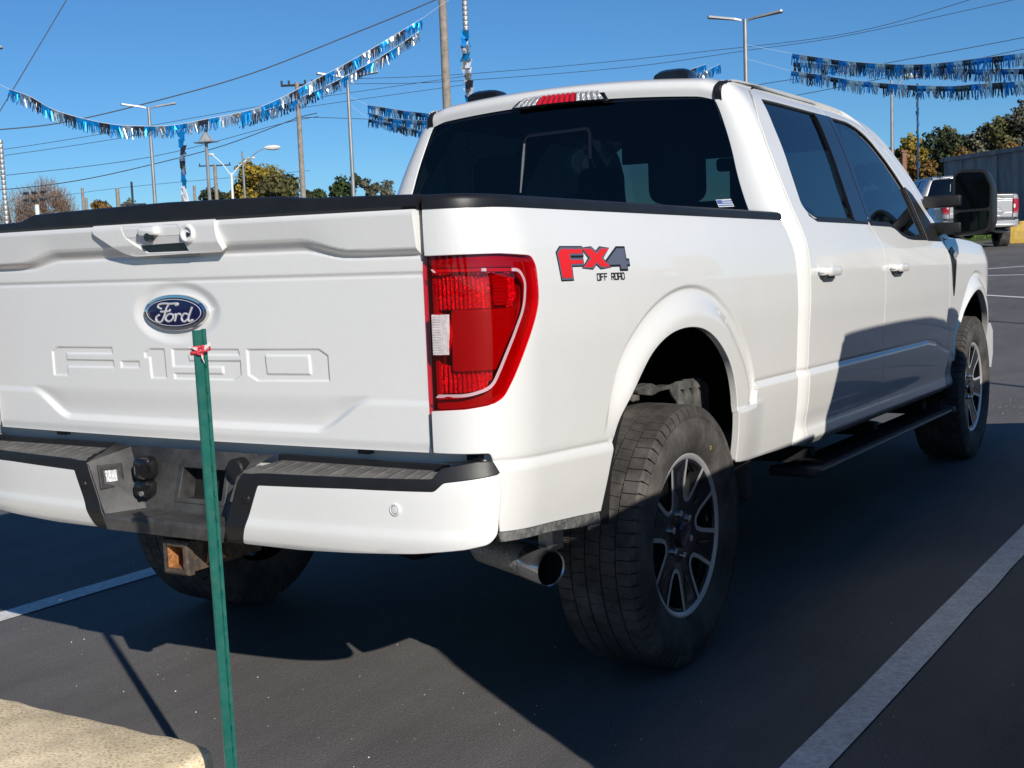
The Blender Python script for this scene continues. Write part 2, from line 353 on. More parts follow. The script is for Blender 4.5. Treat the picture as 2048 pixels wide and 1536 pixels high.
class MB:
    """collects simple shapes into one mesh"""
    def __init__(s): s.V = []; s.F = []; s.S = []
    def add(s, V, F, smooth=False):
        k = len(s.V)
        s.V += [tuple(map(float, v)) for v in V]
        s.F += [tuple(k + i for i in f) for f in F]
        s.S += [smooth] * len(F)
        return s
    def box(s, lo, hi, rot=None, c=None):
        (x0, y0, z0), (x1, y1, z1) = lo, hi
        V = [(x0, y0, z0), (x1, y0, z0), (x1, y1, z0), (x0, y1, z0), (x0, y0, z1), (x1, y0, z1), (x1, y1, z1), (x0, y1, z1)]
        if rot is not None:
            c = Vector(c) if c is not None else (Vector(lo) + Vector(hi)) / 2
            V = [tuple(rot @ (Vector(v) - c) + c) for v in V]
        return s.add(V, [(0, 3, 2, 1), (4, 5, 6, 7), (0, 1, 5, 4), (1, 2, 6, 5), (2, 3, 7, 6), (3, 0, 4, 7)])
    def rbox(s, lo, hi, r=0.01, n=3, axis=1):
        """box with rounded vertical profile edges around an axis, plus small chamfer on the ends"""
        ax = [0, 1, 2]; ax.remove(axis)
        a0, a1 = lo[ax[0]], hi[ax[0]]; b0, b1 = lo[ax[1]], hi[ax[1]]
        ring = []
        for (cx, cy, st) in ((a1 - r, b1 - r, 0), (a0 + r, b1 - r, 1), (a0 + r, b0 + r, 2), (a1 - r, b0 + r, 3)):
            for i in range(n + 1):
                t = (st + i / n) * PI / 2
                ring.append((cx + r * math.cos(t), cy + r * math.sin(t)))
        ca, cb = (a0 + a1) / 2, (b0 + b1) / 2
        e = min(r, abs(hi[axis] - lo[axis]) * 0.3)
        V = []
        lv = [(lo[axis], e), (lo[axis] + e * .3, e * .3), (lo[axis] + e, 0), (hi[axis] - e, 0), (hi[axis] - e * .3, e * .3), (hi[axis], e)]
        for (l, ins) in lv:
            for (a, b) in ring:
                sx = 1 - ins / max(1e-6, (a1 - a0) / 2) if a1 > a0 else 1
                sy = 1 - ins / max(1e-6, (b1 - b0) / 2) if b1 > b0 else 1
                p = [0, 0, 0]; p[ax[0]] = ca + (a - ca) * sx; p[ax[1]] = cb + (b - cb) * sy; p[axis] = l
                V.append(tuple(p))
        k = len(ring); F = []
        for j in range(len(lv) - 1):
            for i in range(k):
                F.append((j * k + i, j * k + (i + 1) % k, (j + 1) * k + (i + 1) % k, (j + 1) * k + i))
        F.append(tuple(range(k))[::-1]); F.append(tuple((len(lv) - 1) * k + i for i in range(k)))
        return s.add(V, F, True)
    def tube(s, pts, r, n=8, cap=True, r_end=None, smooth=True):
        pts = [Vector(p) for p in pts]
        V = []; F = []
        prev = None
        for i, p in enumerate(pts):
            d = (pts[min(i + 1, len(pts) - 1)] - pts[max(i - 1, 0)])
            d.normalize()
            if prev is None:
                a = Vector((0, 0, 1)) if abs(d.z) < 0.9 else Vector((1, 0, 0))
                x = d.cross(a).normalized()
            else:
                x = (prev - d * prev.dot(d)).normalized()
            prev = x
            y = d.cross(x)
            rr = r if r_end is None else r + (r_end - r) * i / max(1, len(pts) - 1)
            if isinstance(r, (list, tuple)): rr = r[i]
            for k in range(n):
                t = 2 * PI * k / n
                V.append(tuple(p + x * (math.cos(t) * rr) + y * (math.sin(t) * rr)))
        for i in range(len(pts) - 1):
            for k in range(n):
                F.append((i * n + k, i * n + (k + 1) % n, (i + 1) * n + (k + 1) % n, (i + 1) * n + k))
        if cap:
            F.append(tuple(range(n))[::-1]); F.append(tuple((len(pts) - 1) * n + k for k in range(n)))
        return s.add(V, F, smooth)
    def lathe(s, prof, n=48, axis='x', c=(0, 0, 0), close=False):
        """prof: list of (axial, radius)"""
        V = []; F = []
        for (a, r) in prof:
            for k in range(n):
                t = 2 * PI * k / n
                if axis == 'x': V.append((c[0] + a, c[1] + r * math.cos(t), c[2] + r * math.sin(t)))
                elif axis == 'z': V.append((c[0] + r * math.cos(t), c[1] + r * math.sin(t), c[2] + a))
                else: V.append((c[0] + r * math.sin(t), c[1] + a, c[2] + r * math.cos(t)))
        L = len(prof)
        for j in range(L - 1 + (1 if close else 0)):
            for k in range(n):
                j2 = (j + 1) % L
                F.append((j * n + k, j * n + (k + 1) % n, j2 * n + (k + 1) % n, j2 * n + k))
        return s.add(V, F, True)
    def poly_prism(s, poly, fmap, h0, h1):
        """prism over a polygon; fmap(a,b,h) gives 3-D"""
        n = len(poly)
        V = [fmap(a, b, h0) for a, b in poly] + [fmap(a, b, h1) for a, b in poly]
        vs = [Vector((a, b)) for a, b in poly]
        r = delaunay_2d_cdt(vs, [(i, (i + 1) % n) for i in range(n)], [], 1, 1e-7)
        F = []
        if len(r[0]) == n:
            idx = [o[0] for o in r[3]]
            for f in r[2]:
                g = [idx[i] for i in f]
                F.append(tuple(n + i for i in g)); F.append(tuple(g[::-1]))
        else:
            F.append(tuple(range(n, 2 * n)))
        for i in range(n): F.append((i, (i + 1) % n, n + (i + 1) % n, n + i))
        return s.add(V, F)
    def obj(s, name, m, parent=None, xf=None):
        V = s.V
        if xf: V = [xf(v) for v in V]
        o = mesh_obj(name, V, s.F, m, parent)
        o.data.polygons.foreach_set('use_smooth', np.array(s.S, dtype=bool))
        if any(s.S):
            o.data.set_sharp_from_angle(angle=math.radians(38))
        return o

def ss(x, a, b):
    t = np.clip((np.asarray(x, float) - a) / (b - a), 0, 1)
    return t * t * (3 - 2 * t)

def pchip(xs, ys, x):
    x = np.asarray(x, float)
    h = np.diff(xs); d = np.diff(ys) / h
    m = np.zeros(len(xs)); m[0] = d[0]; m[-1] = d[-1]
    for i in range(1, len(xs) - 1):
        if d[i - 1] * d[i] > 0:
            w1 = 2 * h[i] + h[i - 1]; w2 = h[i] + 2 * h[i - 1]
            m[i] = (w1 + w2) / (w1 / d[i - 1] + w2 / d[i])
    i = np.clip(np.searchsorted(xs, x) - 1, 0, len(xs) - 2)
    t = np.clip((x - xs[i]) / h[i], -.5, 1.5)
    return (2 * t**3 - 3 * t**2 + 1) * ys[i] + (t**3 - 2 * t**2 + t) * h[i] * m[i] + (-2 * t**3 + 3 * t**2) * ys[i + 1] + (t**3 - t**2) * h[i] * m[i + 1]

def catmull(pts, n=6, closed=False):
    P = [np.array(p, float) for p in pts]; out = []
    L = len(P)
    for i in range(L if closed else L - 1):
        p0 = P[(i - 1) % L] if closed or i > 0 else P[i] * 2 - P[i + 1]
        p1 = P[i]; p2 = P[(i + 1) % L]
        p3 = P[(i + 2) % L] if closed or i + 2 < L else p2 * 2 - p1
        for k in range(n):
            t = k / n
            out.append(0.5 * (2 * p1 + (p2 - p0) * t + (2 * p0 - 5 * p1 + 4 * p2 - p3) * t * t + (3 * p1 - p0 - 3 * p2 + p3) * t**3))
    if not closed: out.append(P[-1])
    return [tuple(map(float, p)) for p in out]

def round_poly(pts, r, n=4):
    """round the corners of a polygon; r scalar or list"""
    out = []; L = len(pts)
    for i in range(L):
        p = np.array(pts[i], float); a = np.array(pts[i - 1], float) - p; b = np.array(pts[(i + 1) % L], float) - p
        la, lb = np.linalg.norm(a), np.linalg.norm(b)
        rr = min(r[i] if isinstance(r, (list, tuple)) else r, la * .45, lb * .45)
        if rr < 1e-5: out.append(tuple(p)); continue
        p0 = p + a / la * rr; p2 = p + b / lb * rr
        for k in range(n + 1):
            t = k / n
            q = (1 - t)**2 * p0 + 2 * t * (1 - t) * p + t * t * p2
            out.append((float(q[0]), float(q[1])))
    return out

def inside_poly(P, poly):
    x, y = P[:, 0], P[:, 1]; c = np.zeros(len(P), bool)
    n = len(poly)
    for i in range(n):
        x1, y1 = poly[i]; x2, y2 = poly[(i + 1) % n]
        if y1 == y2: continue
        k = ((y1 > y) != (y2 > y)) & (x < (x2 - x1) * (y - y1) / (y2 - y1) + x1)
        c ^= k
    return c

def dist_poly(P, poly, closed=True):
    d = np.full(len(P), 1e9); n = len(poly)
    for i in range(n if closed else n - 1):
        a = np.array(poly[i], float); b = np.array(poly[(i + 1) % n], float); ab = b - a; L = ab @ ab
        t = np.clip(((P - a) @ ab) / max(L, 1e-12), 0, 1)
        d = np.minimum(d, np.linalg.norm(P - (a + t[:, None] * ab), axis=1))
    return d

def resample(poly, step):
    out = []
    n = len(poly)
    for i in range(n):
        a = np.array(poly[i], float); b = np.array(poly[(i + 1) % n], float)
        k = max(1, int(math.ceil(np.linalg.norm(b - a) / step)))
        for j in range(k): out.append(tuple(a + (b - a) * j / k))
    return out

def area(poly):
    return 0.5 * sum(poly[i][0] * poly[(i + 1) % len(poly)][1] - poly[(i + 1) % len(poly)][0] * poly[i][1] for i in range(len(poly)))

RAKE = 0.022
def shear(V):
    V = np.array(V, float)
    V[..., 2] -= RAKE * V[..., 1]
    return V
def sh(v): return (v[0], v[1], v[2] - RAKE * v[1])

def panel(name, outline, fmap, step, m, parent, holes=(), flange=0.02, edge=0.003, sign=1, hole_flange=None, body=True, extra=None):
    """curved sheet: fmap(a,b)->points; outline and holes in (a,b); sign flips the outward normal"""
    loops = []
    o = [tuple(map(float, p)) for p in outline]
    if area(o) < 0: o = o[::-1]
    loops.append(resample(o, step))
    for h in holes:
        h = [tuple(map(float, p)) for p in h]
        if area(h) > 0: h = h[::-1]
        loops.append(resample(h, step))
    A = np.array(loops[0])
    x0, y0 = A.min(0); x1, y1 = A.max(0)
    gx = np.arange(x0 + step * .5, x1, step); gy = np.arange(y0 + step * .5, y1, step * .87)
    GX, GY = np.meshgrid(gx, gy); GX = GX + (np.arange(len(gy)) % 2)[:, None] * step * .5
    G = np.stack([GX.ravel(), GY.ravel()], 1)
    ok = inside_poly(G, loops[0])
    for h in loops[1:]: ok &= ~inside_poly(G, h)
    G = G[ok]
    for l in loops: G = G[dist_poly(G, l) > step * .45]
    if extra is not None and len(extra):
        E = np.array(extra, float)
        ok = inside_poly(E, loops[0])
        for hh in loops[1:]: ok &= ~inside_poly(E, hh)
        E = E[ok]
        for l in loops: E = E[dist_poly(E, l) > step * .2]
        keep = np.ones(len(G), bool)
        for i0 in range(0, len(G), 500):
            d2 = ((G[i0:i0 + 500, None, :] - E[None]) ** 2).sum(-1).min(1)
            keep[i0:i0 + 500] = d2 > (step * .55) ** 2
        G = np.concatenate([G[keep], E])
    pts = []; edges = []
    for l in loops:
        k = len(pts); n = len(l)
        pts += l; edges += [(k + i, k + (i + 1) % n) for i in range(n)]
    nb = len(pts)
    allp = pts + [tuple(p) for p in G]
    r = delaunay_2d_cdt([Vector(p) for p in allp], edges, [], 0, 1e-7)
    Q = np.array([tuple(v) for v in r[0]])
    T = np.array([f for f in r[2] if len(f) == 3], dtype=int)
    cen = Q[T].mean(1)
    keep = inside_poly(cen, loops[0])
    for h in loops[1:]: keep &= ~inside_poly(cen, h)
    T = T[keep]
    tri_a = (Q[T[:, 1], 0] - Q[T[:, 0], 0]) * (Q[T[:, 2], 1] - Q[T[:, 0], 1]) - (Q[T[:, 2], 0] - Q[T[:, 0], 0]) * (Q[T[:, 1], 1] - Q[T[:, 0], 1])
    T[tri_a < 0] = T[tri_a < 0][:, ::-1]
    if sign < 0: T = T[:, ::-1]
    def nrm(P):
        e = 1.5e-3
        da = fmap(P[:, 0] + e, P[:, 1]) - fmap(P[:, 0] - e, P[:, 1])
        db = fmap(P[:, 0], P[:, 1] + e) - fmap(P[:, 0], P[:, 1] - e)
        n = np.cross(da, db) * sign
        return n / np.maximum(np.linalg.norm(n, axis=1), 1e-12)[:, None]
    V = fmap(Q[:, 0], Q[:, 1]); NN = nrm(Q)
    Vs = [V]; Ns = [NN]; F = [tuple(t) for t in T]
    base = len(V)
    for li, l in enumerate(loops):
        L = np.array(l); n = len(L)
        fl = flange if li == 0 or hole_flange is None else hole_flange
        if fl <= 0: continue
        tang = np.roll(L, -1, 0) - np.roll(L, 1, 0)
        outd = np.stack([tang[:, 1], -tang[:, 0]], 1); outd /= np.maximum(np.linalg.norm(outd, axis=1), 1e-9)[:, None]
        p0 = fmap(L[:, 0], L[:, 1]); n0 = nrm(L)
        t3 = fmap(L[:, 0] + outd[:, 0] * 2e-3, L[:, 1] + outd[:, 1] * 2e-3) - p0
        t3 -= n0 * (t3 * n0).sum(1)[:, None]
        t3 /= np.maximum(np.linalg.norm(t3, axis=1), 1e-12)[:, None]
        R = [(p0, n0), (p0 + t3 * edge * .7 - n0 * edge * .3, n0 * .7 + t3 * .7), (p0 + t3 * edge - n0 * edge, t3), (p0 + t3 * edge - n0 * (edge + fl), t3)]
        for (a, b) in R:
            Vs.append(a); Ns.append(b / np.linalg.norm(b, axis=1)[:, None])
        for j in range(3):
            for i in range(n):
                i2 = (i + 1) % n
                f = (base + j * n + i, base + (j + 1) * n + i, base + (j + 1) * n + i2, base + j * n + i2)
                F.append(f if sign > 0 else f[::-1])
        base += 4 * n
    V = np.concatenate(Vs); NN = np.concatenate(Ns)
    if body:
        V = shear(V)
        NN = NN.copy(); NN[:, 1] += RAKE * NN[:, 2]
    return mesh_obj(name, V, F, m, parent, normals=NN)

def grid(name, fmap, A, B, m, parent, sign=1, body=True, holes=None):
    a, b = np.meshgrid(A, B)
    P = np.stack([a.ravel(), b.ravel()], 1)
    V = fmap(P[:, 0], P[:, 1])
    e = 1e-3
    da = fmap(P[:, 0] + e, P[:, 1]) - fmap(P[:, 0] - e, P[:, 1]); db = fmap(P[:, 0], P[:, 1] + e) - fmap(P[:, 0], P[:, 1] - e)
    n = np.cross(da, db) * sign; n /= np.maximum(np.linalg.norm(n, axis=1), 1e-12)[:, None]
    na = len(A); F = []
    for j in range(len(B) - 1):
        for i in range(na - 1):
            f = (j * na + i, j * na + i + 1, (j + 1) * na + i + 1, (j + 1) * na + i)
            F.append(f if sign > 0 else f[::-1])
    if body:
        V = shear(V); n[:, 1] += RAKE * n[:, 2]
    return mesh_obj(name, V, F, m, parent, normals=n)

def copy_tree(o, parent=None, skip=(), swap=None):
    c = o.copy()
    COL.objects.link(c)
    if parent is not None:
        c.parent = parent
    if swap and c.type == 'MESH':
        for s in c.material_slots:
            if s.material and s.material.name in swap:
                nm = swap[s.material.name]
                s.link = 'OBJECT'
                s.material = nm
    for ch in list(o.children):
        if ch.name.split('.')[0] in skip: continue
        copy_tree(ch, c, skip, swap)
    return c

def mirror(o, parent=None):
    c = copy_tree(o, parent or o.parent)
    c.scale = (-1, 1, 1)
    return c

# ================================================================== PICKUP TRUCK (body drawn level, then raked nose-down)
BZ = np.array([.40, .50, .55, .60, .70, .80, .90, 1.0, 1.1, 1.2, 1.3, 1.36, 1.405, 1.44])
BX = np.array([.90, .940, .956, .966, .982, .991, .996, 1.001, 1.005, 1.003, .992, .977, .958, .93])
CZ = np.array([.40, .48, .50, .53, .555, .578, .60, .625, .70, .80, .90, 1.0, 1.1, 1.2, 1.3, 1.36, 1.41, 1.45, 1.50, 1.598, 1.67, 1.77, 1.878, 1.93, 1.96, 2.0])
CX = np.array([.85, .885, .905, .930, .955, .971, .969, .964, .978, .990, .995, 1.001, 1.008, 1.009, .999, .982, .962, .945, .923, .880, .850, .802, .744, .700, .66, .55])
_t = np.linspace(0, PI / 2, 400)
_px = .80 + .2 * np.sin(_t)**(2 / 2.7); _py = .22 * (1 - np.cos(_t)**(2 / 2.7))
_s = np.concatenate([[0], np.cumsum(np.hypot(np.diff(_px), np.diff(_py)))]); SC = _s[-1]
def plan(s):
    s = np.asarray(s, float)
    return np.where(s < SC, np.interp(s, _s, _px), 1.0), np.where(s < SC, np.interp(s, _s, _py), .22 + s - SC)

RING = [(.665, .80), (0.69, 0.865), (0.706, 0.905), (0.735, 0.968), (0.780, 1.025), (0.845, 1.076), (0.94, 1.128), (1.057, 1.169), (1.181, 1.191), (1.297, 1.191), (1.411, 1.169), (1.504, 1.130), (1.585, 1.083), (1.660, 1.022), (1.725, 0.955), (1.775, 0.875), (1.79, 0.82), (1.785, 0.779), (1.674, 0.777), (1.55, .777)]
RING = catmull(RING[:17], 4) + RING[17:]
RINGPOLY = RING + [(1.2, .70)]
RARC = RING[:-2]
def bed_base(s, z):
    x, y = plan(s)
    w = np.clip((x - .80) / .2, 0, 1)**1.5
    return x + (pchip(BZ, BX, z) - 1) * w, y
def bed(s, z, off=0.0):
    s = np.asarray(s, float); z = np.asarray(z, float)
    x, y = bed_base(s, z)
    P = np.stack([s + 0 * z, z + 0 * s], -1)
    sel = (P[:, 0] > .6) & (P[:, 0] < 1.85) & (P[:, 1] > .7) & (P[:, 1] < 1.25)
    ring = np.zeros(len(P))
    if sel.any():
        Q = P[sel]
        ins = inside_poly(Q, RINGPOLY)
        d = dist_poly(Q, RARC, closed=False)
        fade = np.where(Q[:, 0] < 1.2, ss(Q[:, 1], .79, .93), 1.0)
        ring[sel] = np.where(ins, -.009 * ss(d, 0, .015) + .024 * ss(d, .012, .10), 0) * fade
    zg = np.where(P[:, 0] < 1.2, .799 - .034 * (P[:, 0] - .2), .848)
    gz_ = P[:, 1] - zg
    gro = (.0075 * (1 - ss(gz_, -.026, .0)) - .0035 * np.exp(-(gz_ / .006)**2)) * ss(P[:, 0], .10, .2)
    gro = gro + .013 * (1 - ss(P[:, 0], 1.64, 1.88)) * (P[:, 0] > 1.2) * (1 - ss(P[:, 1], .772, .782))
    inr = np.zeros(len(P), bool); inr[sel] = inside_poly(P[sel], RINGPOLY)
    h = np.where(inr & ((P[:, 1] > .777) | (P[:, 0] < 1.2)), ring + np.where(P[:, 0] < 1.2, gro, 0), gro)
    # outward direction in plan
    e = 1e-3
    x2, y2 = plan(s + e); x1, y1 = plan(s - e)
    tx, ty = x2 - x1, y2 - y1; L = np.hypot(tx, ty)
    nx, ny = ty / L, -tx / L
    return np.stack([x + (h + off) * nx, y + (h + off) * ny, z + 0 * s], -1)

RINGF = [(4.545, .73), (4.556, .775), (4.714, .968), (4.852, 1.103), (4.96, 1.155), (5.066, 1.174), (5.20, 1.155), (5.33, 1.09), (5.45, .99), (5.54, .87), (5.60, .74), (5.62, .6)]
RINGF = catmull(RINGF, 3)
RINGFPOLY = RINGF + [(5.05, .5)]
def nose(y): return -.42 * (np.maximum(0, np.asarray(y, float) - 5.28) / .66)**2.4
def cab(y, z, off=0.0):
    y = np.asarray(y, float); z = np.asarray(z, float)
    zg = np.interp(y, [2.0, 4.02, 4.19, 4.37, 4.5, 4.6], [.846, .843, .824, .784, .765, .755])
    x = pchip(CZ, CX, z) - .010 * np.maximum(0, y - 3.2)**2 * ss(z, 1.2, 1.45)
    g = (.0075 * (1 - ss(z - zg, -.026, .0)) - .0035 * np.exp(-((z - zg) / .006)**2)) * (1 - ss(y, 4.46, 4.54))
    P = np.stack([y + 0 * z, z + 0 * y], -1)
    sel = (P[:, 0] > 4.5) & (P[:, 1] < 1.25)
    if sel.any():
        Q = P[sel]
        r = np.where(inside_poly(Q, RINGFPOLY), -.008 * ss(dist_poly(Q, RINGF, closed=False), 0, .014) + .026 * ss(dist_poly(Q, RINGF, closed=False), .012, .10), 0)
        g = g + 0 * P[:, 0]
        g[sel] = np.where(r != 0, r, g[sel])
    return np.stack([x + nose(y) + g + off, y + 0 * z, z + 0 * y], -1)

truck = tag(empty('pickup_truck'), 'white crew-cab pickup truck filling the middle of the car park, tailgate towards us', 'pickup truck')

# ---- bed sides
ARCH = catmull([(.673, .597), (.689, .672), (.712, .75), (.748, .825), (.80, .89), (.86, .95), (.93, 1.005), (1.01, 1.042), (1.10, 1.063), (1.204, 1.068), (1.31, 1.055), (1.41, 1.018), (1.50, .958), (1.555, .895), (1.588, .82), (1.605, .735), (1.613, .67), (1.62, .597)], 4)
LAMP_OUT = round_poly([(.016, 1.292), (.208, 1.294), (.318, 1.288), (.334, 1.262), (.332, 1.178), (.316, 1.142), (.273, 1.072), (.23, .997), (.200, .950), (.170, .934), (.104, .925), (.016, .920)], [0, 0, .03, .02, .03, .03, 0, 0, .03, .02, 0, 0])
bed_out = [(.016, .823)] + round_poly([(.10, .823), (.166, .823), (.176, .79), (.183, .71), (.193, .63)], [0, .012, .02, 0, 0])[1:] + [(.413, .617), (.549, .607)] + ARCH + [(1.66, .592), (1.76, .583), (1.98, .577), (2.212, .572), (2.205, .85), (2.203, 1.28), (2.165, 1.402), (.016, 1.403)] + LAMP_OUT
def along(path, offs, sp):
    out = []
    P = np.array(path); L = np.concatenate([[0], np.cumsum(np.linalg.norm(np.diff(P, axis=0), axis=1))])
    for j, o_ in enumerate(offs):
        for u in np.arange((j % 2) * sp * .5, L[-1], sp):
            i = min(len(P) - 2, int(np.searchsorted(L, u, 'right')) - 1)
            d = (P[i + 1] - P[i]) / max(1e-9, np.linalg.norm(P[i + 1] - P[i]))
            p = P[i] + d * (u - L[i]); out.append((p[0] + d[1] * o_, p[1] - d[0] * o_))
    return out
GOFF = (-.010, -.006, -.003, 0, .003, .006, .010, .016, .022, .028)
BED_X = along(RING, (-.003, 0, .004, .008, .012, .016, .022, .030), .009) + along([(1.80, .848), (2.22, .848)], GOFF, .012) + along([(.06, .804), (.70, .782)], GOFF, .012)
bed_side = panel('bed_side', bed_out, lambda s, z: bed(s, z), .0145, M['white'], truck, flange=.02, edge=.003, extra=BED_X)
bed_l = mirror(bed_side)
trim = panel('sill_trim', [(.194, .627), (.413, .612), (.549, .602), (.672, .592), (.690, .562), (.66, .560), (.421, .590), (.20, .603)], lambda s, z: bed(s, z, -.004), .02, M['trimgrey'], bed_side, flange=.01)
mirror(trim, bed_l).scale = (1, 1, 1)

# decal, laid on the bed side in (s, z)
def decal(polys, name, m, parent, off):
    mb = MB()
    for p in polys:
        mb.poly_prism(p, lambda a, b, h: tuple(bed(np.array([a]), np.array([b]), off + h)[0]), 0, .0006)
    return mb.obj(name, m, parent, sh)
fx0, fz0, fw, fh = .437, 1.226, .383, .076                   # F X 4 block
def FX(pts): return [(fx0 + a * fw, fz0 + b * fh) for a, b in pts]
Fp = [(0.02, .84), (.07, 1.0), (.36, 1.0), (.36, .80), (.18, .80), (.18, .64), (.35, .64), (.35, .46), (.18, .46), (.18, 0), (.04, 0)]
Xp = [(.36, 1.0), (.50, 1.0), (.56, .84), (.63, 1.0), (.76, 1.0), (.63, .66), (.74, .34), (.60, .34), (.54, .50), (.48, .34), (.34, .34), (.46, .66)]
F4 = [(.88, 1.0), (1.0, 1.0), (1.0, .56), (1.04, .56), (1.04, .42), (1.0, .42), (1.0, .26), (.90, .26), (.90, .42), (.70, .42), (.70, .54)]
def grow(p, d):
    q = []; n = len(p); s_ = 1 if area(p) > 0 else -1
    for i in range(n):
        a = np.array(p[i - 1]); b = np.array(p[i]); c = np.array(p[(i + 1) % n])
        e1 = (b - a) / np.linalg.norm(b - a); e2 = (c - b) / np.linalg.norm(c - b)
        n1 = np.array([e1[1], -e1[0]]) * s_; n2 = np.array([e2[1], -e2[0]]) * s_
        m_ = (n1 + n2); m_ /= max(.5, np.linalg.norm(m_)**2 / 2)
        q.append(tuple(b + m_ * d))
    return q
Fm, Xm, Q4 = FX(Fp), FX(Xp), FX(F4)
dec = decal([grow(Fm, .006), grow(Xm, .0055), grow(Q4, .0055)], 'off_road_decal', M['decal_black'], bed_side, .0008)
for k in range(0): pass
decal([grow(Fm, .003), grow(Xm, .0028), Q4], 'off_road_decal_border', M['decal_grey'], bed_side, .0016)
decal([grow(Fm, -.002), grow(Xm, -.002)], 'off_road_decal_letters', M['decal_red'], bed_side, .0024)
GLY = {'O': [[(0, 0), (0, 1), (.7, 1), (.7, 0), (0, 0)]], 'F': [[(0, 0), (0, 1), (.7, 1)], [(0, .52), (.6, .52)]], 'R': [[(0, 0), (0, 1), (.7, 1), (.7, .45), (0, .45)], [(.35, .45), (.7, 0)]], 'A': [[(0, 0), (0, 1), (.7, 1), (.7, 0)], [(0, .45), (.7, .45)]], 'D': [[(0, 0), (0, 1), (.55, 1), (.7, .85), (.7, .15), (.55, 0), (0, 0)]]}
polys = []
cx = .640
for ch in 'OFF ROAD':
    if ch != ' ':
        for st in GLY[ch]:
            for (a, b) in zip(st[:-1], st[1:]):
                A = np.array([cx + a[0] * .0205, 1.2185 + a[1] * .0165]); B = np.array([cx + b[0] * .0205, 1.2185 + b[1] * .0165])
                d = (B - A) / np.linalg.norm(B - A); nrm_ = np.array([-d[1], d[0]]) * .0016; A = A - d * .0014; B = B + d * .0014
                polys.append([tuple(A - nrm_), tuple(B - nrm_), tuple(B + nrm_), tuple(A + nrm_)])
    cx += .0205
decal(polys, 'off_road_lettering', M['decal_black'], bed_side, .0012)['kind'] = 'stuff'

# ---- bed rail caps
def rail_cap(parent):
    S = np.concatenate([np.linspace(.016, .40, 34), np.linspace(.45, 2.168, 24)])
    prof = [(-.002, -.006), (-.002, .012), (.001, .020), (.010, .0265), (.030, .029), (.082, .029), (.088, .026), (.09, -.03)]
    V = []; F = []
    for s in S:
        b = bed(np.array([s]), np.array([1.405]))[0]
        x2, y2 = plan(s + 1e-3); x1, y1 = plan(s - 1e-3); L = math.hypot(x2 - x1, y2 - y1)
        nx, ny = -(y2 - y1) / L, (x2 - x1) / L
        rear = max(0, 1 - s / .25)
        for d, h in prof: V.append((b[0] + nx * d, b[1] + ny * d, 1.405 + h * (1 - .0 * rear)))
    n = len(prof)
    for i in range(len(S) - 1):
        for j in range(n - 1): F.append((i * n + j, (i + 1) * n + j, (i + 1) * n + j + 1, i * n + j + 1))
    F.append(tuple(range(n))); F.append(tuple((len(S) - 1) * n + j for j in range(n))[::-1])
    o = mesh_obj('rail_cap', shear(V), F, M['cap'], parent, smooth=True)
    o.data.set_sharp_from_angle(angle=math.radians(40))
    return o
rc = rail_cap(truck); mirror(rc)
mb = MB()
mb.box((-.56, .10, .83), (.56, 2.05, .86)); mb.box((-.86, 2.03, .86), (.86, 2.05, 1.40))
for sx in (1, -1):
    mb.box((min(sx * .86, sx * .88), .10, 1.10), (max(sx * .86, sx * .88), 2.05, 1.40))
    mb.box((min(sx * .56, sx * .86), .10, 1.08), (max(sx * .56, sx * .86), 2.05, 1.10))
    mb.box((min(sx * .545, sx * .56), .10, .83), (max(sx * .545, sx * .56), 2.05, 1.08))
mb.obj('cargo_bed', M['under'], truck, sh)

# ---- tailgate
def letters():
    F_ = [(-0.533, 1.055), (-0.506, 1.068), (-0.266, 1.069), (-0.264, 1.046), (-0.464, 1.045), (-0.464, 1.032), (-0.264, 1.033), (-0.261, 1.008), (-0.463, 1.006), (-0.463, 0.981), (-0.531, 0.981)]
    D_ = [(-0.237, 1.031), (-0.159, 1.032), (-0.158, 1.009), (-0.238, 1.008)]
    I_ = [(-0.14, 1.056), (-0.117, 1.067), (-0.058, 1.067), (-0.055, 0.982), (-0.119, 0.981), (-0.121, 1.037), (-0.14, 1.037)]
    V_ = [(-0.033, 1.067), (0.21, 1.068), (0.215, 1.047), (0.033, 1.046), (0.034, 1.036), (0.216, 1.038), (0.216, 0.996), (0.187, 0.982), (-0.03, 0.981), (-0.031, 1.001), (0.148, 1.003), (0.148, 1.015), (-0.032, 1.014)]
    O_ = [(0.235, 1.068), (0.473, 1.07), (0.502, 1.053), (0.504, 0.985), (0.269, 0.981), (0.236, 0.997)]
    Oi = [(0.301, 1.047), (0.438, 1.048), (0.44, 1.006), (0.304, 1.005)]
    return [F_, D_, I_, V_, O_], [Oi]
LET, LETI = letters()
LET = [[(a + .006, b) for a, b in p] for p in LET]; LETI = [[(a + .006, b) for a, b in p] for p in LETI]
